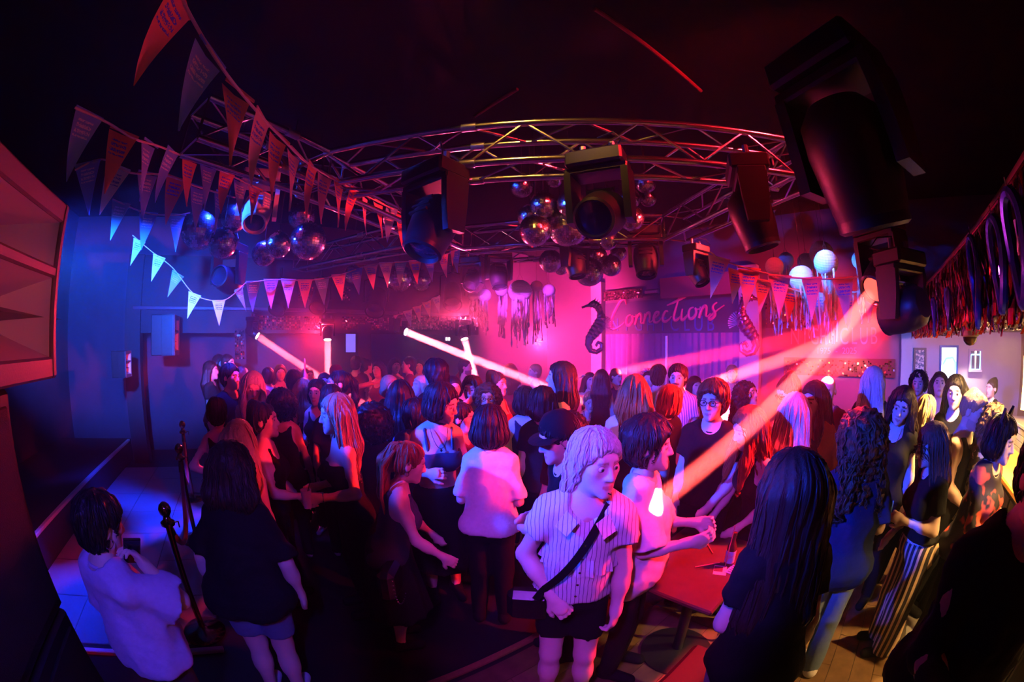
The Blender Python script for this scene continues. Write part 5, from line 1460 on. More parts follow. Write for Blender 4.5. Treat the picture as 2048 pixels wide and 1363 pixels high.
def hair_mesh(f, style, lod, vol=0., length=.35, fringe=False, ph=0., front=False):
    hd, M, s = f.hd, f.Mh.T, f.hs
    h = (.0080, .0105, .0145)[lod]
    v = {'short': .006, 'bald': 0, 'mop': .020, 'bob': .014, 'long': .012, 'pony': .004, 'bun': .005, 'curly': .03, 'mullet': .014, 'mohawk': .002, 'wavy': .016}[style] + vol
    capp = [ell(hd((0, .020, .034)), np.array([.080+v, .098+v, .088+v])*s, M)]
    extra = []
    dn = -f.Mu @ np.array([0, 0, 1.]) if False else np.array([0, 0, -1.])
    bk = f.Mh @ np.array([0, 1., 0]); bk[2] = 0; bk /= np.linalg.norm(bk)+1e-9
    lt = f.Mh @ np.array([1., 0, 0])
    fw = -bk
    if style in ('short', 'mop', 'mullet'):
        extra += [ell(hd((0, .045, -.03)), np.array([.072+v*.8, .062+v*.6, .075])*s, M)]
    if style == 'mop':
        extra += [ell(hd((0, -.050, .068)), np.array([.070, .040, .024])*s, M)]
    if style == 'mullet':
        b0 = hd((0, .075, -.04))
        extra += [cap(b0+lt*x, b0+lt*x*1.5+dn*.13+bk*.01, .042*s, .028*s) for x in (-.045, 0, .045)]
    if style == 'bob':
        extra += [ell(hd((0, .03, -.045)), np.array([.098+v, .085+v, .085])*s, M)]
    if style in ('long', 'wavy'):
        b0 = hd((0, .055, .0))
        for x in (-.06, -.02, .02, .06):
            extra += [cap(b0+lt*x, b0+lt*x*1.45+dn*length*.55+bk*.035, .050*s+v*.5, .046*s+v*.5), cap(b0+lt*x*1.45+dn*length*.55+bk*.035, b0+lt*x*1.35+dn*length+bk*.04, .046*s+v*.5, .022*s)]
        for x in (-1, 1):
            s0 = hd((x*.072, .0, .0))
            extra += [cap(s0, s0+dn*.19+lt*x*.025+(fw*.05 if front else bk*.02), .030*s+v*.4, .032*s)]
            if front: extra += [cap(s0+dn*.19+lt*x*.025+fw*.05, s0+dn*(length*.8)+lt*x*.03+fw*.075, .032*s, .016*s)]
    if style == 'curly':
        b0 = hd((0, .05, -.02))
        extra += [ell(hd((0, .035, .0)), np.array([.12+v, .115+v, .115+v])*s, M)]
        if length > .2:
            for x in (-.07, 0, .07):
                extra += [cap(b0+lt*x, b0+lt*x*1.6+dn*length+bk*.04, .075*s, .05*s)]
    if style == 'pony':
        b0 = hd((0, .105, .055))
        extra += [ell(b0, np.array([.032, .032, .032])*s, M), cap(b0, b0+bk*.06+dn*.06, .026*s, .034*s), cap(b0+bk*.06+dn*.06, b0+bk*.07+dn*length*.6, .034*s, .034*s), cap(b0+bk*.07+dn*length*.6, b0+bk*.055+dn*length, .034*s, .012*s)]
        extra += [ell(hd((0, .045, -.02)), np.array([.070, .058, .06])*s, M)]
    if style == 'bun':
        extra += [ell(hd((0, .075, .105)), np.array([.042, .042, .040])*s, M), ell(hd((0, .045, -.02)), np.array([.072, .060, .065])*s, M)]
    if style == 'mohawk':
        extra += [cap(hd((0, -.07, .085)), hd((0, .04, .115)), .028*s, .026*s), ell(hd((0, .055, -.01)), np.array([.066, .052, .06])*s, M)]
    lo, hi = bbox(capp+extra, .03)
    F = Field(lo, hi, h)
    F.add(capp, .02).add(extra, .035)
    X, Y, Z = F.all()
    qx, qy, qz = [(M[i, 0]*(X-f.hc[0]) + M[i, 1]*(Y-f.hc[1]) + M[i, 2]*(Z-f.hc[2]))/s for i in range(3)]
    # the face stays free
    lim = .066 if style in ('long', 'wavy', 'bob', 'curly') else .09
    if fringe:
        face = np.maximum(np.maximum(qy+.040, qz-.030), np.abs(qx)-lim)
    else:
        face = np.maximum(np.maximum((qz-.078) + (qy+.085)*1.05 + .25*np.abs(qx), qy+.005), np.abs(qx)-lim)
    F.D = -smin(-F.D, (face*s).astype(F32), .012)
    # inner face of the head is left to the skin; below the jaw in front nothing hangs
    throat = np.maximum(np.maximum(qy-.02, qz+.04), np.abs(qx)-.060)
    F.D = -smin(-F.D, (throat*s).astype(F32), .012)
    if style in ('short', 'bun', 'pony', 'mohawk', 'mop'):      # ears free
        for x in (-1, 1):
            F.add([ell(hd((x*.085, -.005, -.022)), np.array([.022, .026, .040])*s, M)], .008, True)
    ang = np.arctan2(qx, qy+.001)
    if style in ('curly',):
        F.D += (.010*wob((X, Y, Z), 95., ph) + .006*wob((X, Y, Z), 190., ph+1)).astype(F32)
    elif style in ('mop', 'mullet', 'wavy', 'short'):
        F.D += (.0035*np.sin(17*ang + 14*qz + ph + 2*np.sin(30*qz)) + .0025*wob((X, Y, Z), 120., ph)).astype(F32)
    else:
        wave = {'long': 1.2, 'bob': .8}.get(style, .4)
        F.D += (.0036*np.sin(23*ang + wave*np.sin(16*qz+ph)) + .0022*np.sin(53*ang + wave*1.5*np.sin(11*qz+2*ph))).astype(F32)
    v, q = F.mesh()
    if lod < 2 and style != 'mohawk':
        n, st, L = ((260, 12, .020) if style in ('long', 'wavy', 'curly') else (260, 9, .013)) if lod == 0 else (110, 8, .024 if style in ('long', 'wavy') else .016)
        sv, sq = strands(F, v, n, st, L, (.0042 if lod == 0 else .006), hd((0, .03, .10)), int(ph*1000), {'curly': .008, 'wavy': .004, 'mop': .003, 'mullet': .003}.get(style, .0008))
        v, q, _ = merge([(v, q, np.zeros((len(v), 3))), (sv, sq, np.zeros((len(sv), 3)))])
    return v, q
# ---------------------------------------------------------------- the crowd
def skin(n): return mat('skin_'+n, {'fair': (.80, .55, .46), 'pale': (.88, .66, .58), 'tan': (.60, .37, .26), 'brown': (.33, .18, .11)}[n], .48, tint=True, noise=.06, bscale=30)
def hairmat(n):
    c = {'black': (.012, .010, .012), 'dark': (.035, .02, .018), 'brown': (.12, .055, .03), 'auburn': (.35, .08, .03), 'blond': (.70, .48, .26), 'silver': (.75, .70, .72), 'platinum': (.85, .80, .80), 'copper': (.55, .16, .05), 'sandy': (.45, .28, .16)}[n]
    return mat('hair_'+n, c, .36, spec=.35, noise=.35, bump=.55, bscale=55, stretch=(3.2, 3.2, .22))
CLOTH = {'black': (.012, .012, .014), 'charcoal': (.04, .04, .045), 'navy': (.02, .03, .08), 'white': (.82, .82, .84), 'cream': (.80, .74, .66), 'blue': (.12, .25, .6), 'cyan': (.35, .75, .85), 'denim': (.12, .18, .28), 'red': (.5, .05, .05), 'orange': (.75, .25, .05), 'grey': (.30, .30, .32), 'wine': (.20, .03, .06), 'pink': (.75, .35, .45), 'brown': (.16, .09, .05), 'lilac': (.55, .45, .7), 'teal': (.1, .3, .3)}
def cloth(n):
    if n == 'stripe_blue': return stripes('blue_white_stripe', (.80, .80, .86), (.20, .25, .55), 30, 0, .55, axes=True)
    if n == 'stripe_thin': return stripes('pinstripe_blouse', (.86, .84, .88), (.16, .12, .22), 58, 0, .86, wobble=.02)
    if n == 'stripe_leg': return stripes('wide_striped_trousers', (.75, .55, .38), (.03, .025, .03), 19, 0, .42, axes=True)
    if n == 'zebra': return blotch('zebra_print', ((.80, .70, .45), (.03, .03, .03)), 16, .7, .48, .52)
    if n == 'plaid': return blotch('red_floral_print', ((.02, .015, .025), (.75, .10, .06)), 9, .7, .54, .60)
    if n == 'floral': return blotch('pale_floral_print', ((.75, .55, .50), (.30, .08, .08)), 24, .7, .46, .54)
    if n == 'shiny': return mat('shiny_navy', (.03, .06, .12), .25, spec=.7)
    if n == 'sequin_skirt': return mat('orange_sequin_skirt', (.5, .2, .06), .25, .6, bump=.6, bscale=90)
    if n == 'mesh': return mat('dark_mesh_top', (.05, .05, .07), .8, bump=.5, bscale=200)
    return mat('cloth_'+n, CLOTH[n], .85, spec=.12, bump=.25, bscale=45, noise=.12, sheen=0 if n in ('black', 'charcoal', 'navy') else .1)

LOG = []
def person(px, py, d, f, label, fem=True, build=1., hair=('long', 'dark', {}), top=('tee', 'black', {}), bot=('trousers', 'black', {}), arms=('down', 'down'), lean=(0,0,0), head=(0,0,0), lod=None,
           sk='fair', fine=(False, False), curl=(.55, .55), shoes=None, beard=0., stache=False, smile=.001, legs='stand', straps=False, nails=False, hmin=1.5, hmax=1.9, zoff=0., ph=None, lip=(.80, .42, .42), group='people in the crowd'):
    shoes = shoes or ('black' if d < 3.4 else None)
    lod = lod if lod is not None else (0 if d < 2.3 else (1 if d < 4.3 else 2))
    tgt = at(px, py, d)
    H = 1.7
    hairtop = {'curly': .145, 'mop': .14, 'bun': .135, 'mohawk': .14}.get(hair[0] if hair else '', .128)
    for _ in range(3):
        fg = Figure(H, fem, build, lean, head, arms, legs, smile)
        ztop = fg.hd((0, .01, hairtop))[2]
        H *= (tgt.z-zoff)/ztop
    Hc = min(max(H, hmin), hmax)
    LOG.append((label, round(H, 2), round(d, 2)))
    fg = Figure(Hc, fem, build, lean, head, arms, legs, smile)
    loc_top = fg.hd((0, .01, hairtop))
    if abs(Hc-H) > .005:                               # keep the head on its sight line at the body's own height
        v = ray(px, py)
        if abs(v.z) > .02: 
            d2 = (loc_top[2]+zoff-CAM_Z)/(v.z/math.hypot(v.x, v.y))
            if .6*d < d2 < 1.6*d: tgt = at(px, py, d2)
    az = math.degrees(math.atan2(tgt.x, tgt.y)); phi = math.radians(f-az)
    R = Matrix.Rotation(phi, 3, 'Z')
    off = R @ Vector((loc_top[0], loc_top[1], 0))
    E = thing('person', label, 'person', (tgt.x-off.x, tgt.y-off.y, zoff), phi, group)
    ph = ph if ph is not None else (px*.37) % 6
    brow = {'black': (.05, .04, .04), 'dark': (.08, .05, .05), 'platinum': (.62, .45, .40), 'blond': (.55, .38, .30), 'silver': (.5, .38, .32)}.get(hair[1] if hair else 'dark', (.35, .22, .18))
    v, q, c = body_mesh(fg, lod, fine, beard, lip, brow, curl, stache, nails)
    obj('body', new_mesh('body', v, q, skin(sk), c), E)
    if top:
        kw = dict(top[2]) if len(top) > 2 else {}
        kw.setdefault('ph', ph)
        v, q = shirt_mesh(fg, top[0], lod, **kw)
        if lod == 0 and top[0] in ('tee', 'long'):
            nb = [fg.up((.078*math.cos(a), .008+.070*math.sin(a), 1.462+.030*math.sin(a)+(kw.get('neck', 0)*.5 if math.sin(a) < 0 else 0))) for a in [2*math.pi*k/22 for k in range(22)]]
            nbm = MB().tube(nb, .0085, 6, closed=True)
        else: nbm = None
        so = obj({'tank': 'tank_top', 'crop': 'crop_top', 'strapless': 'strapless_top', 'jacket': 'jacket'}.get(top[0], 'shirt'), new_mesh('shirt', v, q, cloth(top[1])), E)
        if nbm: nbm.build('neckband', cloth(top[1]), so, smooth=True)
    if straps:
        v, q = strap_mesh(fg, straps == 'cross'); obj('strap', new_mesh('strap', v, q, cloth('black')), E)
    if bot:
        kw = dict(bot[2]) if len(bot) > 2 else {}
        v, q = legs_mesh(fg, bot[0], lod, ph, **kw); obj({'skirt': 'skirt', 'shorts': 'shorts'}.get(bot[0], 'trousers'), new_mesh('legwear', v, q, cloth(bot[1])), E)
    if hair and hair[0] != 'bald':
        kw = dict(hair[2]) if len(hair) > 2 else {}
        kw.setdefault('ph', ph)
        v, q = hair_mesh(fg, hair[0], lod, **kw); obj('hair', new_mesh('hair', v, q, hairmat(hair[1])), E)
    if shoes:
        for s_ in (0, 1):
            v, q = shoe_mesh(fg, s_, lod); obj('shoe', new_mesh('shoe', v, q, cloth(shoes)), E)
    E_ = (E, fg)
    return E_
def world(pf, p): 
    E, fg = pf
    return Matrix.Rotation(E.rotation_euler.z, 3, 'Z') @ Vector(p) + Vector(E.location)
def hand_at(pf, side, out=.09):
    E, fg = pf; (w, dv, sg, _h) = fg.hands[side]
    return world(pf, Vector(w) + Vector(dv)*out)
# --- worn things
def glasses(pf, col=(.01, .01, .012)):
    E, fg = pf; m = mat('glasses_frame', col, .3)
    q = MB()
    for sx in (-1, 1):
        ring = [(sx*.031+.023*math.cos(a), -.097-.002*math.cos(a), .003+.018*math.sin(a)) for a in [2*math.pi*k/14 for k in range(14)]]
        q.tube([fg.hd(p) for p in ring], .0026, 6, closed=True)
        q.tube([fg.hd((sx*.053, -.095, .006)), fg.hd((sx*.074, -.06, .008)), fg.hd((sx*.080, .01, .004))], .0024, 5)
    q.tube([fg.hd((-.010, -.100, .006)), fg.hd((.010, -.100, .006))], .0024, 5)
    q.build('glasses', m, E, smooth=True)
def necklace(pf, r=.07, drop=.11, m=CHROME, pend=True):
    E, fg = pf; pts = []
    for k in range(17):
        a = math.pi*(k/16); x = -math.cos(a)*.062; z = 1.475-drop*math.sin(a)**1.5
        y = -.045-.065*math.sin(a)*fg.b - .01
        pts.append(fg.up((x, y, z)))
    q = MB().tube(pts, .0022, 5)
    if pend: q.lathe([(0, -.014), (.011, 0), (0, .014)], pts[8]+np.array([0, -.004, -.012]), n=8)
    q.build('necklace', m, E, smooth=True)
def choker(pf, m=None):
    E, fg = pf; a0 = fg.hd((0, .012, -.125)); r = (.053 if fg.fem else .062)*fg.S
    pts = [a0 + fg.Mh @ np.array([math.cos(a)*r, math.sin(a)*r, 0]) for a in [2*math.pi*k/20 for k in range(20)]]
    MB().tube(pts, .004, 6, closed=True).build('choker', m or BLACK, E, smooth=True)
def earring(pf, m=CHROME, r=.014):
    E, fg = pf
    for sx in (-1, 1):
        c = np.array((sx*.080, .008, -.052)); MB().tube([fg.hd(c+np.array((0, r*math.cos(a), r*math.sin(a)))) for a in [2*math.pi*k/12 for k in range(12)]], .002, 5, closed=True).build('earring', m, E, smooth=True)
def cap_hat(pf, col='black', brim=True):
    E, fg = pf
    h = fg.hs; R = Matrix(fg.Mh.tolist())
    q = MB().lathe([(.094*h, .028*h), (.098*h, .05*h), (.090*h, .10*h), (.06*h, .135*h), (.012*h, .148*h), (0, .150*h)], fg.hd((0, .015, 0)), R, 22)
    c = q.build('cap', cloth(col), E, smooth=True)
    if brim:
        q = MB(); n = 9; vs_ = []; fs = []
        for k in range(n):
            a = math.radians(200+140*k/(n-1)); 
            for r_, z in ((.090, .040), (.168 if 0 < k < n-1 else .1, .028)):
                vs_.append(fg.hd((math.cos(a)*r_*.9, .015+math.sin(a)*r_, z)))
        for k in range(n-1): fs.append((2*k, 2*k+2, 2*k+3, 2*k+1))
        q.add(vs_, fs); q.build('brim', cloth(col), E)
def cat_ears(pf, m=BLACK, inner=False):
    E, fg = pf
    q = MB().tube([fg.hd((math.cos(a)*.092, .01, .03+math.sin(a)*.098)) for a in [math.pi*k/14 for k in range(15)]], .004, 6)
    for sx in (-1, 1):
        P = [fg.hd((sx*.022, .01, .125)), fg.hd((sx*.075, .01, .095)), fg.hd((sx*.066, .008, .178))]
        q.prism(P, tuple(fg.Mh @ np.array([0, .018, 0])))
    q.build('ear_headband', m, E)
def flower_band(pf):
    E, fg = pf; 
    for k in range(5):
        a = math.radians(35+k*27); c = fg.hd((math.cos(a)*.098, -.045, .03+math.sin(a)*.10))
        q = MB()
        for j in range(6):
            b_ = j*math.pi/3; q.lathe([(0, -.008), (.017, 0), (0, .008)], c+np.array((.018*math.cos(b_), -.004, .018*math.sin(b_))), n=7)
        q.build('flower', mat('flower_'+('pink', 'blue')[k % 2], ((.9, .4, .55), (.3, .4, .9))[k % 2], .6), E, smooth=True)
def bracelet(pf, side, m=CHROME):
    E, fg = pf; (w, dv, sg, _h) = fg.hands[side]; dv = Vector(dv); x = dv.orthogonal().normalized(); y = dv.cross(x)
    c = Vector(w)-dv*.015
    MB().tube([c+(x*math.cos(a)+y*math.sin(a))*.032*fg.S for a in [2*math.pi*k/16 for k in range(16)]], .004, 6, closed=True).build('bracelet', m, E, smooth=True)
def bag_strap(pf, a, b, w=.018, m=None, name='bag_strap', n=14, bulge=0.):
    """strap lying over the clothes between two chest-frame points"""
    E, fg = pf; pts = []
    a = np.array(a, float); b = np.array(b, float)
    for k in range(n+1):
        t_ = k/n; p = a*(1-t_)+b*t_ + np.array([0, -bulge*math.sin(math.pi*min(1, t_*1.15)), 0]); pts.append(Vector(fg.up(p)))
    q = MB(); vs_ = []; fs = []
    for i, p in enumerate(pts):
        tn = (pts[min(i+1, n)]-pts[max(i-1, 0)]).normalized(); sd_ = tn.cross(Vector(fg.Mu @ np.array([0, -1., 0]))).normalized()
        nn = Vector(fg.Mu @ np.array([0, -1., 0]))
        for s1 in (-1, 1):
            for s2 in (0, 1): vs_.append(p + sd_*s1*w + nn*s2*.005)
    for i in range(n):
        k = i*4
        fs += [(k, k+1, k+5, k+4), (k+2, k+6, k+7, k+3), (k+1, k+3, k+7, k+5), (k, k+4, k+6, k+2)]
    q.add(vs_, fs); q.build(name, m or cloth('black'), E)
# --- held things stay things of their own
def cup(loc, label, col=(.6, .5, .6), h=.12, tilt=(0, 0, 0), full=(.6, .2, .1)):
    t = thing('drinking_cup', label, 'cup', loc, rot=tilt)
    MB().lathe([(.026, -h*.5), (.036, h*.5), (.033, h*.5), (.025, -h*.45), (0, -h*.45)], n=16).build('plastic', mat('clear_cup', col, .15, spec=.8), t, smooth=True)
    MB().lathe([(0, h*.28), (.031, h*.28)], n=14).build('drink', mat('drink_%d' % int(full[0]*100), full, .1), t)
    MB().tube([(.0, .0, h*.1), (.03, .01, h*.85)], .003, 6).build('straw', BLACK, t)
def phone(loc, rot, label):
    t = thing('phone', label, 'phone', loc, rot=rot)
    MB().box((0, 0, 0), (.072, .009, .148), None, .003).build('case', BLACK, t)
    MB().box((0, -.0055, 0), (.064, .001, .136)).build('glass', mat('phone_glass', (.01, .01, .015), .05), t)
P = person
LH_ = lambda **k: k
# ---- foreground
main = P(1196, 857, 1.45, 4, 'person in pinstriped puff sleeve blouse with black crossbody strap, front centre', False, .96, ('mullet', 'platinum', LH_(vol=-.002, fringe=False)), ('puff', 'stripe_thin', LH_(hem=.94, loose=.012)), ('shorts', 'black', LH_(length=.66)),
    (((.34, .02, -1), (-.62, -.55, -.55), dict(curl=.75, palm=(-.3, .6, -.5))), ((.20, -.08, -1), (.02, -.30, -1), dict(curl=.55, palm=(-.8, .5, 0)))), (9, 4, 0), (-5, 3, 33), 0, 'pale', (True, True), nails=True, shoes='white', smile=.0015, lip=(.86, .46, .46))
E, fg = main
bag_strap(main, (.088, -.035, 1.485), (-.17, -.125, .97), .017, bulge=.075, n=20)
MB().box(Vector(fg.up((-.20, -.06, .86))), (.20, .09, .17), None, .03).build('shoulder_bag', mat('black_leather', (.012, .012, .014), .3), E)
for sx in (-1, 1):                                                     # turned down collar points
    MB().prism([fg.up((sx*.035, -.118, 1.435)), fg.up((sx*.085, -.085, 1.468)), fg.up((sx*.125, -.105, 1.40)), fg.up((sx*.075, -.138, 1.375))], fg.Mu @ np.array([0, -.006, .003])).build('collar_point', cloth('stripe_thin'), E)
for k in range(5): MB().lathe([(0, -.002), (.006, 0), (0, .002)], fg.up((.004, -.135-(.006 if k > 1 else 0), 1.33-k*.075)), Matrix(fg.Mu.tolist()) @ Matrix.Rotation(math.pi/2, 3, 'X'), 10).build('button', CHROME, E)
q = MB()                                                               # gathered frill under the bust
vs_ = []; fs = []; n = 48
for i in range(n+1):
    a = math.radians(-165+330*i/n)
    for (z, r, w) in ((1.235, .152, .002), (1.19, .163, .008), (1.150, .172, .014)):
        rr = r + w*math.sin(i*2.4); vs_.append(fg.up((rr*1.02*math.sin(a), -rr*.80*math.cos(a), z)))
for i in range(n):
    for j in range(2): fs.append((i*3+j, i*3+3+j, i*3+4+j, i*3+1+j))
q.add(vs_, fs); q.build('frill', cloth('stripe_thin'), E, smooth=True)
MB().tube([fg.hd((-.006, -.10, -.083)), fg.hd((.0, -.112, -.086))], .003, 6).build('lip_ring', CHROME, E)

wt = P(1302, 832, 1.86, 78, 'person in oversized white t-shirt facing right, hit by the red beam', True, 1.0, ('mop', 'dark', LH_(vol=.012)), ('tee', 'white', LH_(hem=.60, sleeve=.92, loose=.085, flare=.035)), ('trousers', 'black', {}), (((.2, -.3, -.9), (-.2, -.9, .30), dict(curl=.5, palm=(-.9, .1, .2))), ((.2, -.25, -.95), (-.15, -.95, .2), dict(curl=.5, palm=(-.9, .1, .2)))), (2, 0, 0), (0, 0, 6), 0, 'pale', (True, True), smile=.004, shoes='black')
gl = P(1427, 757, 2.7, -14, 'person in dark framed glasses and plain black t-shirt behind the red table', False, 1.05, ('mop', 'brown', LH_(vol=.004, fringe=False)), ('tee', 'black', LH_(loose=.02)), ('jeans', 'black', {}), ('down', 'low'), (0, 0, 0), (4, 0, -4), 0, 'pale')
glasses(gl)
P(1490, 815, 2.45, -60, 'person in black tank top bending towards the red table', True, 1.0, ('long', 'auburn', LH_(length=.42, front=True)), ('tank', 'black', {}), ('trousers', 'black', {}), (((.15, -.5, -.85), (-.1, -.75, -.65), dict(curl=.4)), 'low'), (14, 0, 0), (6, 0, 0), 0, 'pale', (True, False))
fgw = P(1592, 908, 1.33, -152, 'person in black t-shirt and denim shorts, back turned, closest on the right', True, 1.05, ('long', 'dark', LH_(length=.78, vol=.020)), ('tee', 'black', LH_(loose=.02)), ('shorts', 'denim', LH_(length=.62)), ('down', 'low'), (4, 0, 0), (8, 0, 0), 0, 'fair', hmin=1.45)
nv = P(1722, 813, 2.2, -150, 'person in loose navy t-shirt with cyan sleeve badge, back turned', False, 1.10, ('curly', 'brown', LH_(length=.30, vol=-.012)), ('tee', 'navy', LH_(loose=.035, sleeve=.85, hem=.78)), ('jeans', 'denim', {}), ('hold', 'hold'), (3, 0, 0), (4, 0, 10), 0, 'fair', shoes='white')
E, fg = nv; (sh, e_, w_, *_r) = fg.arms[0]
for k_ in (0,): MB().box(sh+(e_-sh)*.55+np.array((-.075, .0, 0)), (.012, .07, .07), None, .003).build('sleeve_badge', mat('cyan_badge', (.15, .55, .8), .5), E)
sw_ = P(1862, 845, 2.6, -62, 'person in black t-shirt and wide striped trousers, arm bent', True, 1.12, ('long', 'brown', LH_(length=.34, fringe=True, front=False)), ('tee', 'black', LH_(hem=1.0, sleeve=.6)), ('wide', 'stripe_leg', {}), ('low', (( .15, .0, -1), (-.35, -.85, .25), dict(curl=.8))), (4, 0, 0), (10, 0, 0), 0, 'fair', (False, True), shoes='black')
ce = P(2016, 832, 2.7, 66, 'person in cat ear headband and red printed shirt leaning to the bar', True, 1.0, ('bob', 'black', LH_(vol=.0)), ('long', 'plaid', LH_(loose=.02, hem=.85)), ('trousers', 'black', {}), ('fwd', 'fwd'), (8, 0, 0), (6, 0, 0), 0, 'fair', shoes='black')
cat_ears(ce)
P(2000, 806, 3.25, 60, 'person in zebra printed top leaning to the bar', True, 1.0, ('curly', 'brown', LH_(length=.25, vol=-.02)), ('long', 'zebra', {}), ('wide', 'black', {}), ('fwd', 'low'), (6, 0, 0), (6, 0, 0), 1, 'fair', shoes='black')
mo = P(1958, 779, 3.25, 72, 'person in printed black tank top facing the bar, arms bare', False, 1.18, ('mohawk', 'sandy', {}), ('tank', 'black', LH_(hem=.85)), ('jeans', 'black', {}), ('low', 'low'), (4, 0, 0), (14, 0, 0), 0, 'fair', beard=.35, shoes='black')
P(2125, 850, 1.3, 40, 'person in loose black clothes cut off by the right edge', False, 1.25, ('short', 'black', {}), ('long', 'black', LH_(loose=.05, hem=.7)), ('wide', 'black', {}), ('fwd', 'down'), (6, 0, 0), (10, 0, 0), 0, 'tan', hmin=1.4, shoes='black')
P(2068, 800, 4.95, -95, 'person in black t-shirt leaning behind the bar counter', False, 1.1, ('short', 'dark', {}), ('tee', 'black', {}), ('trousers', 'black', {}), ('low', 'low'), (10, 0, 0), (20, 0, 0), 1, 'fair')

# ---- lower left
lw = P(197, 981, 1.75, 118, 'person in pale lilac shirt holding a hand to the mouth, lower left', False, 1.16, ('short', 'black', LH_(vol=.010)), ('tee', 'lilac', LH_(loose=.06, sleeve=.8, hem=.88, flare=.02)), ('trousers', 'charcoal', {}), (((.30, -.75, -.75), (-.30, .22, .9), dict(curl=.6, palm=(-.2, .9, .1))), 'down'), (-9, 0, 0), (24, 0, -8), 0, 'fair', (True, False), hmin=1.45, shoes='black')
earring(lw, CHROME, .02)
ph_p = hand_at(lw, 0, .075); phone(ph_p, (.5, .2, 1.1), 'dark phone held near the face of the lilac shirt')
P(462, 884, 1.95, 155, 'person in loose black t-shirt and denim shorts, back turned, beside the nearest post', True, 1.38, ('wavy', 'dark', LH_(length=.22, vol=.006)), ('tee', 'black', LH_(loose=.05, sleeve=.9, hem=.86)), ('shorts', 'denim', LH_(length=.60)), (((.42, .05, -1), (.12, -.35, -1)), ((.42, .05, -1), (.12, -.35, -1))), (8, 0, 0), (6, 0, 0), 0, 'fair', shoes='white', hmin=1.45)
P(478, 838, 2.45, 150, 'person in black strapless top, back turned, behind the black t-shirt and denim shorts', True, 1.05, ('long', 'blond', LH_(length=.40)), ('strapless', 'black', {}), ('trousers', 'black', {}), ('down', ((.35, -.5, -.8), (.1, -.9, -.25))), (5, 0, 0), (5, 0, 12), 1, 'pale')
p12 = P(522, 801, 2.8, 72, 'person in black tank top facing right, forearm stretched forward', True, 1.05, ('bun', 'dark', {}), ('tank', 'black', {}), ('trousers', 'black', {}), ((( .2, -.3, -.9), (-.1, -1, -.1), dict(curl=.3)), 'low'), (0, 0, 0), (-2, 0, 4), 1, 'fair', (True, False))
p15 = P(668, 787, 2.55, -78, 'person in black strapless top facing left, holding a drink, bracelet on wrist', True, 1.0, ('long', 'sandy', LH_(length=.36, front=False)), ('strapless', 'black', LH_(hem=.85)), ('trousers', 'black', {}), (((.12, .05, -1), (-.25, -.95, .0), dict(curl=.6)), ((.15, .0, -1), (-.15, -.95, .05), dict(curl=.6, palm=(-.9, .1, -.1)))), (3, 0, 0), (3, 0, 0), 0, 'fair', (True, True))
bracelet(p15, 1)
cup(hand_at(p15, 1, .09), 'clear cup of drink held by the person in strapless top', full=(.5, .08, .02))
P(560, 775, 3.5, 168, 'person in sleeveless black top, back turned, one arm raised', True, 1.05, ('curly', 'black', LH_(length=.1, vol=-.01)), ('tank', 'black', {}), ('trousers', 'black', {}), ('loose', ((.6, .1, -.7), (-.1, -.7, .5))), (0, 0, 0), (0, 0, 30), 1, 'fair')
p22 = P(826, 883, 2.15, 96, 'person in dark mesh tank top facing right, bending forward, hoop earrings', True, 1.12, ('pony', 'auburn', LH_(length=.42)), ('tank', 'mesh', {}), ('skirt', 'black', LH_(length=.40)), (((.2, -.5, -.8), (-.05, -.85, -.45), dict(curl=.4)), ((.2, -.5, -.8), (-.1, -.85, -.5), dict(curl=.4))), (14, 0, 0), (4, 0, 0), 0, 'fair', (True, False), shoes='black', hmin=1.42)
E, fg = p22; earring(p22, CHROME, .012)
q = MB()
for k in range(6):                                                       # loose braids
    x = -.05+.02*k; b0 = fg.hd((x, .11, .06)); q.tube([b0, b0+np.array((x*.3, .07, -.08)), b0+np.array((x*.6, .09, -.26)), b0+np.array((x*.8, .07, -.44))], [.010, .012, .011, .005], 6)
q.build('braids', hairmat('auburn'), E, smooth=True)
for k in range(3): MB().tube([fg.hd((.03-.03*k, .085+.012*math.cos(a), .085+.020*math.sin(a))) for a in [2*math.pi*j/10 for j in range(10)]], .004, 5, closed=True).build('hair_ring', CHROME, E)
ch = world(p22, (-.20, .02, .98*fg.S)); 
t = thing('chain_bag', 'black bag with silver beaded chain beside the dark mesh tank top', 'bag', ch)
MB().box((0, -.02, -.10), (.10, .20, .20), None, .03).build('pouch', mat('black_leather', (.012, .012, .014)), t)
for k in range(25):
    a = math.pi*(k/24); MB().lathe([(0, -.006), (.006, 0), (0, .006)], (.055, .14*math.cos(a), -.02-.24*math.sin(a)), n=7).build('bead', CHROME, t, smooth=True)
p21 = P(890, 768, 2.6, 12, 'person in shiny crop top with straps and pendant necklace', True, 1.08, ('bob', 'dark', LH_(vol=.004)), ('crop', 'shiny', {}), ('skirt', 'black', LH_(length=.36)), (((.35, .0, -1), (-.55, -.75, .25), dict(curl=.8)), 'loose'), (4, 0, 0), (12, 0, 46), 0, 'pale', (True, False), smile=.006)
necklace(p21, drop=.13); choker(p21); earring(p21, CHROME, .01)
P(980, 813, 2.4, 172, 'person in white t-shirt lit blue and pink, back turned, left of the pinstriped blouse', True, 1.05, ('bob', 'dark', LH_(vol=.012)), ('tee', 'white', LH_(loose=.03, sleeve=.9)), ('trousers', 'black', {}), ('hold', 'hold'), (2, 0, 0), (4, 0, 0), 0, 'fair')
p48 = P(1108, 828, 1.95, -70, 'person in black cap facing left, hands held to the chest', False, 1.0, ('short', 'black', LH_(vol=.004)), ('tee', 'black', {}), ('jeans', 'black', {}), ('hold', 'hold'), (4, 0, 0), (12, 0, 0), 0, 'fair')
cap_hat(p48); earring(p48, CHROME, .012)

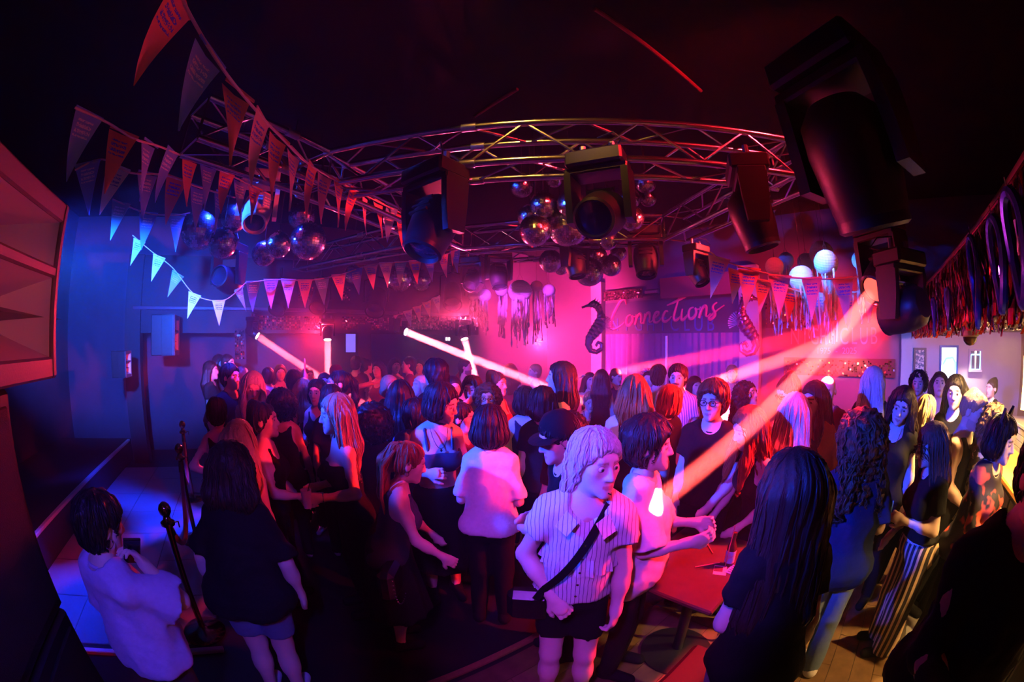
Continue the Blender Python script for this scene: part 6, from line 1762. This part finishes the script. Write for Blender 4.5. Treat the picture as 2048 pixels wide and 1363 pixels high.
# ---- middle ground, left
P(460, 726, 4.3, 42, 'person in black t-shirt by the rope barrier, turned to the right', False, 1.08, ('short', 'black', LH_(vol=.006)), ('tee', 'black', LH_(loose=.03)), ('trousers', 'black', {}), ('loose', 'hold'), (0, 0, 0), (2, 0, 6), 1, 'fair', smile=.006)
P(508, 745, 3.75, 6, 'person in navy tank top looking down, beside the black t-shirt at the barrier', True, 1.0, ('long', 'platinum', LH_(length=.34, front=True)), ('tank', 'navy', {}), ('trousers', 'black', {}), ('low', 'hold'), (0, 0, 0), (22, 4, 0), 1, 'pale')
for k, (px, py, d, f, lab, hr) in enumerate(((421, 721, 6.0, 70, 'dim person in charcoal t-shirt, furthest left against the blue wall', 'long'), (438, 708, 6.6, 50, 'dim person in charcoal t-shirt, second from left against the blue wall', 'long'), (455, 707, 6.4, 60, 'dim person in charcoal t-shirt just behind the one at the barrier', 'short'))):
    P(px, py, d, f, lab, k < 2, 1., (hr, 'dark', {}), ('tee', 'charcoal', {}), ('trousers', 'black', {}))
P(482, 733, 4.6, 165, 'person in blue t-shirt, back turned, close behind the one at the barrier', True, 1., ('long', 'brown', LH_(length=.33)), ('tee', 'blue', {}), ('trousers', 'black', {}))
P(432, 792, 3.3, 165, 'person in black tank top, hand on hip, by the furthest rope post', True, 1., ('bun', 'black', {}), ('tank', 'black', {}), ('trousers', 'black', {}), ('down', 'hip'))
P(588, 739, 4.5, 175, 'person in black t-shirt, back turned, silhouetted under the first beam', False, 1., ('short', 'dark', LH_(vol=.012)), ('tee', 'black', {}), ('jeans', 'black', {}))
P(607, 757, 4.25, 170, 'person in black t-shirt, back turned, right of the first beam end', True, 1., ('wavy', 'sandy', LH_(length=.30)), ('tee', 'black', {}), ('trousers', 'black', {}))
P(634, 758, 3.95, -25, 'person in black tank top facing the camera, blue lit, arm bent', True, 1., ('bob', 'black', {}), ('tank', 'black', {}), ('trousers', 'black', {}), ('hold', 'down'))
P(662, 768, 3.45, 175, 'person in black t-shirt, back turned, below the upright beam', True, 1., ('bob', 'black', LH_(vol=.0)), ('tee', 'black', {}), ('trousers', 'black', {}))
p9 = P(676, 739, 3.85, -76, 'person in charcoal tank top facing left, below the upright beam', True, 1., ('pony', 'black', LH_(length=.34)), ('tank', 'charcoal', {}), ('trousers', 'black', {}), ('down', 'down'), (0, 0, 0), (0, 0, 0), 1, 'fair')
earring(p9)
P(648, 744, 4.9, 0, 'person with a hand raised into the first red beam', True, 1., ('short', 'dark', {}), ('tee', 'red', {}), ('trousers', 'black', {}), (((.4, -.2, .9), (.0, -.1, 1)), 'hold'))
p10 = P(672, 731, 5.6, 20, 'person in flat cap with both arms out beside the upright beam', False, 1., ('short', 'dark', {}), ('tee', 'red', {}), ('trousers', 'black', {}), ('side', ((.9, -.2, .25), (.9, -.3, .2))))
cap_hat(p10, 'wine')
P(745, 806, 2.9, 172, 'person all in black, back turned, between strapless and mesh tops', True, 1.1, ('curly', 'black', LH_(length=.12, vol=.0)), ('tee', 'black', {}), ('trousers', 'black', {}), ('down', 'down'), lod=1)
P(800, 759, 3.3, 172, 'person in blue tank top with both arms stretched out to the left', True, 1.0, ('long', 'black', LH_(length=.36)), ('tank', 'blue', {}), ('trousers', 'black', {}), (((.7, -.3, .1), (.6, -.5, .3)), ((-.5, -.7, .05), (-.6, -.6, .25))), lod=1, fine=(True, False))
P(830, 796, 3.0, 160, 'person in loose blue t-shirt, back turned, behind the shiny crop top', False, .95, ('short', 'black', LH_(vol=.01)), ('tee', 'blue', LH_(loose=.03)), ('trousers', 'black', {}), ('down', 'down'), lod=1)
P(779, 750, 4.4, 35, 'person in charcoal t-shirt facing right, blue lit, mid floor', True, 1., ('bob', 'sandy', {}), ('tee', 'charcoal', {}), ('trousers', 'black', {}))
P(845, 750, 4.5, -60, 'person in navy t-shirt looking left with chin raised', True, 1., ('long', 'blond', LH_(length=.25)), ('tee', 'navy', {}), ('trousers', 'black', {}), ('hold', 'down'), (0, 0, 0), (-8, 0, 0))
P(870, 718, 3.7, -140, 'tall person in black t-shirt looking away, head above the crowd', False, 1.0, ('mullet', 'black', LH_(vol=.008)), ('tee', 'black', {}), ('jeans', 'black', {}), lod=1, hmax=1.95)
p27 = P(906, 752, 4.3, 15, 'person in headband with little ears, navy t-shirt', True, 1., ('bob', 'dark', {}), ('tee', 'navy', {}), ('trousers', 'black', {})); cat_ears(p27)
P(944, 750, 3.9, -20, 'person in charcoal t-shirt, patch of blue light on the face', False, 1., ('mop', 'brown', {}), ('tee', 'charcoal', {}), ('jeans', 'black', {}), lod=1)
p29 = P(975, 764, 3.6, -4, 'person in round glasses and blue tank top, half blue half red', True, .95, ('curly', 'brown', LH_(length=.12, vol=-.018)), ('tank', 'blue', {}), ('trousers', 'black', {}), ('down', 'down'), lod=1, sk='tan'); glasses(p29)
P(922, 803, 3.1, 70, 'person in wine red t-shirt facing right, behind the white t-shirt', False, .9, ('short', 'dark', {}), ('tee', 'wine', {}), ('trousers', 'black', {}), lod=1)
p30 = P(993, 741, 4.1, 55, 'person in red crop top reaching one arm down', True, 1., ('bun', 'brown', {}), ('crop', 'red', {}), ('trousers', 'black', {}), ('down', ((.35, -.3, -.9), (.1, -.5, -.9))), lod=1)
P(930, 717, 6.3, 75, 'bare chested person in jeans where the beams cross', False, 1.05, ('short', 'dark', {}), None, ('jeans', 'black', {}), ('hold', 'hold'), (0, 0, 0), (0, 0, 0), None, 'fair', beard=.7)
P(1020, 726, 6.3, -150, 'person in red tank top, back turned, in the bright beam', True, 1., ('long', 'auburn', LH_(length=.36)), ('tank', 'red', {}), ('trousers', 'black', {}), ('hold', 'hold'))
P(1070, 727, 6.2, -72, 'person in white tank top facing left, hands to the chin', True, 1., ('short', 'sandy', {}), ('tank', 'white', {}), ('trousers', 'black', {}), ('chin', 'chin'))
p34 = P(1124, 722, 3.3, -82, 'tall person in black strapless top with crossed back straps, looking left', True, 1.0, ('long', 'dark', LH_(length=.36)), ('strapless', 'black', LH_(hem=.9)), ('trousers', 'black', {}), ('down', 'loose'), (0, 0, 0), (-2, 0, -14), 1, 'pale', straps='cross', hmax=1.95)
P(1050, 772, 3.5, 175, 'person in navy tank top, back turned, left of a pair', True, 1., ('bob', 'dark', {}), ('tank', 'navy', {}), ('trousers', 'black', {}), lod=1)
P(1086, 774, 3.0, 178, 'person in black t-shirt, back turned, right of a pair', True, 1.05, ('bob', 'black', LH_(vol=.008)), ('tee', 'black', {}), ('trousers', 'black', {}), lod=1)
P(1140, 818, 2.5, 178, 'person in black t-shirt, back turned, half hidden by the black cap', True, 1., ('curly', 'black', LH_(length=.1, vol=-.02)), ('tee', 'black', {}), ('trousers', 'black', {}), lod=1)
# far haze
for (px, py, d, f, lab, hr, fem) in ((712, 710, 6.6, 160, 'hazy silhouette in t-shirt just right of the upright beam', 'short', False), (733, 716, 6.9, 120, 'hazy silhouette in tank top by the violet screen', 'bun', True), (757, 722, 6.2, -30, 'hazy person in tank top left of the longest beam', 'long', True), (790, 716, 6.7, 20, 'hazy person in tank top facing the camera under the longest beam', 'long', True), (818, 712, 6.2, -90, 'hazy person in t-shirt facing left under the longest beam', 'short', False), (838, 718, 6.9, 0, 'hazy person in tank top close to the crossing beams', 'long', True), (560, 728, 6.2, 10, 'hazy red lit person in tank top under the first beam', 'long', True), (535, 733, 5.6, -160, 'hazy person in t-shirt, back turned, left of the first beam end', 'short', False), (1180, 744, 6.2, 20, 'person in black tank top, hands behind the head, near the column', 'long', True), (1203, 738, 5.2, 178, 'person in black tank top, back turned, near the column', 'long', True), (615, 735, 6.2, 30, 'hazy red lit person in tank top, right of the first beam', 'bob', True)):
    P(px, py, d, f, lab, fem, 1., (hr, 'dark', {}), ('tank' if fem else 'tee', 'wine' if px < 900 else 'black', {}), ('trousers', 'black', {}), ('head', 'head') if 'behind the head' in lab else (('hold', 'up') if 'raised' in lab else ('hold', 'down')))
# ---- middle ground, right
sp = P(1181, 783, 5.2, 10, 'person sitting in a pale floral shirt with hands joined', False, 1.05, ('short', 'sandy', {}), ('tee', 'floral', LH_(sleeve=.9)), ('trousers', 'black', {}), ('hold', 'hold'), (6, 0, 0), (6, 0, 0), 1, legs='sit', hmin=1.4)
t = thing('stool', 'round black stool under the person in floral shirt', 'stool', sp[0].location, 0)
MB().lathe([(0, .34), (.17, .345), (.18, .37), (.16, .395), (0, .40)], n=20).build('seat', cloth('black'), t, smooth=True)
for k in range(4): MB().tube([(.10*math.cos(k*1.571), .10*math.sin(k*1.571), .35), (.16*math.cos(k*1.571), .16*math.sin(k*1.571), .0)], .012, 8).build('leg', BLACK, t)
P(1234, 736, 6.0, 48, 'person in navy t-shirt before the curtain, hands low', False, 1., ('short', 'dark', {}), ('tee', 'navy', {}), ('jeans', 'black', {}), ('low', 'low'), (0, 0, 0), (8, 0, 0))
p40 = P(1271, 746, 2.9, 176, 'person with bare shoulders and thin black straps, back turned', True, 1.42, ('long', 'copper', LH_(length=.22, vol=-.008)), ('strapless', 'black', LH_(hem=.9)), ('trousers', 'black', {}), ('loose', 'loose'), (0, 0, 0), (4, 0, 0), 1, 'pale', straps=True)
P(1317, 727, 4.6, 168, 'person in cyan t-shirt, back turned, before the curtain', False, 1.0, ('short', 'brown', {}), ('tee', 'cyan', {}), ('jeans', 'black', {}), lod=1)
p42 = P(1300, 738, 5.0, -20, 'person in flower headband and cyan t-shirt', True, 1., ('long', 'dark', LH_(length=.25)), ('tee', 'cyan', {}), ('trousers', 'black', {})); flower_band(p42)
P(1356, 727, 4.0, -10, 'person in loose blue and white striped shirt', False, 1.05, ('short', 'dark', LH_(vol=.006)), ('tee', 'stripe_blue', LH_(loose=.04)), ('jeans', 'black', {}), ('down', 'low'), (0, 0, 0), (2, 0, 0), 1, stache=True)
P(1342, 771, 3.25, -140, 'person in black t-shirt tilting the head back, before the striped shirt', True, 1., ('bob', 'copper', LH_(vol=.004)), ('tee', 'black', {}), ('trousers', 'black', {}), ('down', 'down'), (0, 0, 0), (-14, 0, 10), 1)
P(1390, 752, 5.0, 30, 'hazy person in wine t-shirt right of the striped shirt', True, 1., ('bob', 'dark', {}), ('tee', 'wine', {}), ('trousers', 'black', {}))
p52 = P(1464, 728, 5.8, 0, 'faint person in pink cat ears before the blue lit column', True, 1., ('short', 'sandy', {}), ('tee', 'pink', {}), ('trousers', 'black', {})); cat_ears(p52, mat('pink_ears', (.7, .3, .5), .6))
P(1489, 757, 3.9, 62, 'person in cream t-shirt looking up, hands together', True, 1., ('curly', 'dark', LH_(length=.25, vol=-.03)), ('tee', 'cream', {}), ('trousers', 'black', {}), ('hold', 'hold'), (0, 0, 0), (-12, 0, 0), 1)
p53 = P(1568, 751, 3.4, -62, 'person in glasses and black t-shirt with pale print, looking down', False, 1.08, ('bun', 'auburn', {}), ('tee', 'black', LH_(loose=.02)), ('jeans', 'black', {}), ('hold', 'hold'), (4, 0, 0), (20, 0, 0), 1, 'fair'); glasses(p53)
cup(hand_at(p53, 0, .08), 'clear cup held by the person in glasses and printed t-shirt', full=(.5, .1, .1))
P(1592, 784, 2.75, 172, 'person in loose black t-shirt, back turned, left of the orange jacket', True, 1.05, ('long', 'silver', LH_(length=.42)), ('tee', 'black', LH_(loose=.02)), ('trousers', 'black', {}), ('hold', 'hold'), lod=0)
P(1628, 762, 3.05, -25, 'person in orange jacket, face half turned to the camera', True, 1.0, ('long', 'dark', LH_(length=.38, front=True)), ('jacket', 'orange', LH_(loose=.03)), ('trousers', 'black', {}), ('down', 'loose'), (0, 0, 0), (8, 0, -6), 1)
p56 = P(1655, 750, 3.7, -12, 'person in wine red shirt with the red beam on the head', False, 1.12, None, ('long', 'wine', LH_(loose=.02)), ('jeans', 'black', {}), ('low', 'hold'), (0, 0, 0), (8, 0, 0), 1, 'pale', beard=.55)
p57 = P(1748, 732, 3.9, 165, 'person wearing a headset and charcoal t-shirt, back turned', True, 1.0, ('long', 'silver', LH_(length=.50)), ('tee', 'charcoal', {}), ('trousers', 'black', {}), lod=1)
E, fg = p57
MB().tube([fg.hd((math.cos(a)*.10, .01, .02+math.sin(a)*.11)) for a in [math.pi*k/12 for k in range(13)]], .006, 6).build('headset', mat('headset_lilac', (.5, .4, .6), .5), E, smooth=True)
p60 = P(1813, 774, 3.1, -12, 'person in black v neck top with pendant and choker, head tilted', True, 1.0, ('long', 'dark', LH_(length=.30)), ('tee', 'black', LH_(neck=-.05, sleeve=.35)), ('trousers', 'black', {}), ('down', 'down'), (0, 0, 0), (14, 12, 8), 1, 'pale'); necklace(p60, drop=.15); choker(p60)
P(1838, 735, 4.8, -6, 'person in charcoal t-shirt with a hand on the chin before the bar wall', False, 1.0, ('curly', 'black', LH_(length=.05, vol=-.035)), ('tee', 'charcoal', LH_(sleeve=.9)), ('jeans', 'black', {}), ('chin', 'down'), (0, 0, 0), (8, 0, 0), 1, fine=(True, False))
P(1880, 743, 4.6, 2, 'person in brown strapless top tipping the head back before the light box', True, 1.0, ('long', 'dark', LH_(length=.30)), ('strapless', 'brown', {}), ('trousers', 'black', {}), ('down', 'down'), (0, 0, 0), (-16, 0, 0), 1)
P(1913, 749, 3.7, -22, 'person in black t-shirt and orange sequin skirt', True, 1.02, ('long', 'black', LH_(length=.36)), ('tee', 'black', LH_(hem=1.0)), ('skirt', 'sequin_skirt', LH_(length=.5)), ('down', 'loose'), (0, 0, 0), (4, 0, 14), 1, 'fair')
P(1857, 787, 3.5, 150, 'person in navy tank top, back turned, near the bar', True, 1.05, ('pony', 'blond', LH_(length=.38)), ('tank', 'navy', {}), ('trousers', 'black', {}), ('down', 'low'), (4, 0, 0), (8, 0, 20), 1, 'pale')
P(1985, 755, 6.4, -40, 'dim person in black t-shirt near the brown bar wall', True, 1., ('bun', 'dark', {}), ('tee', 'black', {}), ('trousers', 'black', {}), ('low', 'low'))
for l in LOG:
    if not (1.45 <= l[1] <= 1.92): print('HEIGHT', l)

def chest_print(pf, w, h, z, m, y=None):
    E, fg = pf; q = MB(); n = 8; vs_ = []; fs = []
    for i in range(n+1):
        x = -w/2 + w*i/n
        for zz in (z-h/2, z, z+h/2):
            vs_.append(fg.up((x, -(.128 if y is None else y)*fg.b*math.sqrt(max(.05, 1-(x/(.19*fg.b))**2)) - .020, zz)))
    for i in range(n):
        for j in range(2): fs.append((i*3+j, i*3+3+j, i*3+4+j, i*3+1+j))
    q.add(vs_, fs); q.build('chest_print', m, E, smooth=True)
chest_print(p53, .17, .15, 1.27, blotch('band_print', ((.75, .72, .78), (.05, .05, .08)), 26))
chest_print(mo, .14, .16, 1.24, blotch('tank_print', ((.70, .68, .66), (.05, .05, .06)), 22))
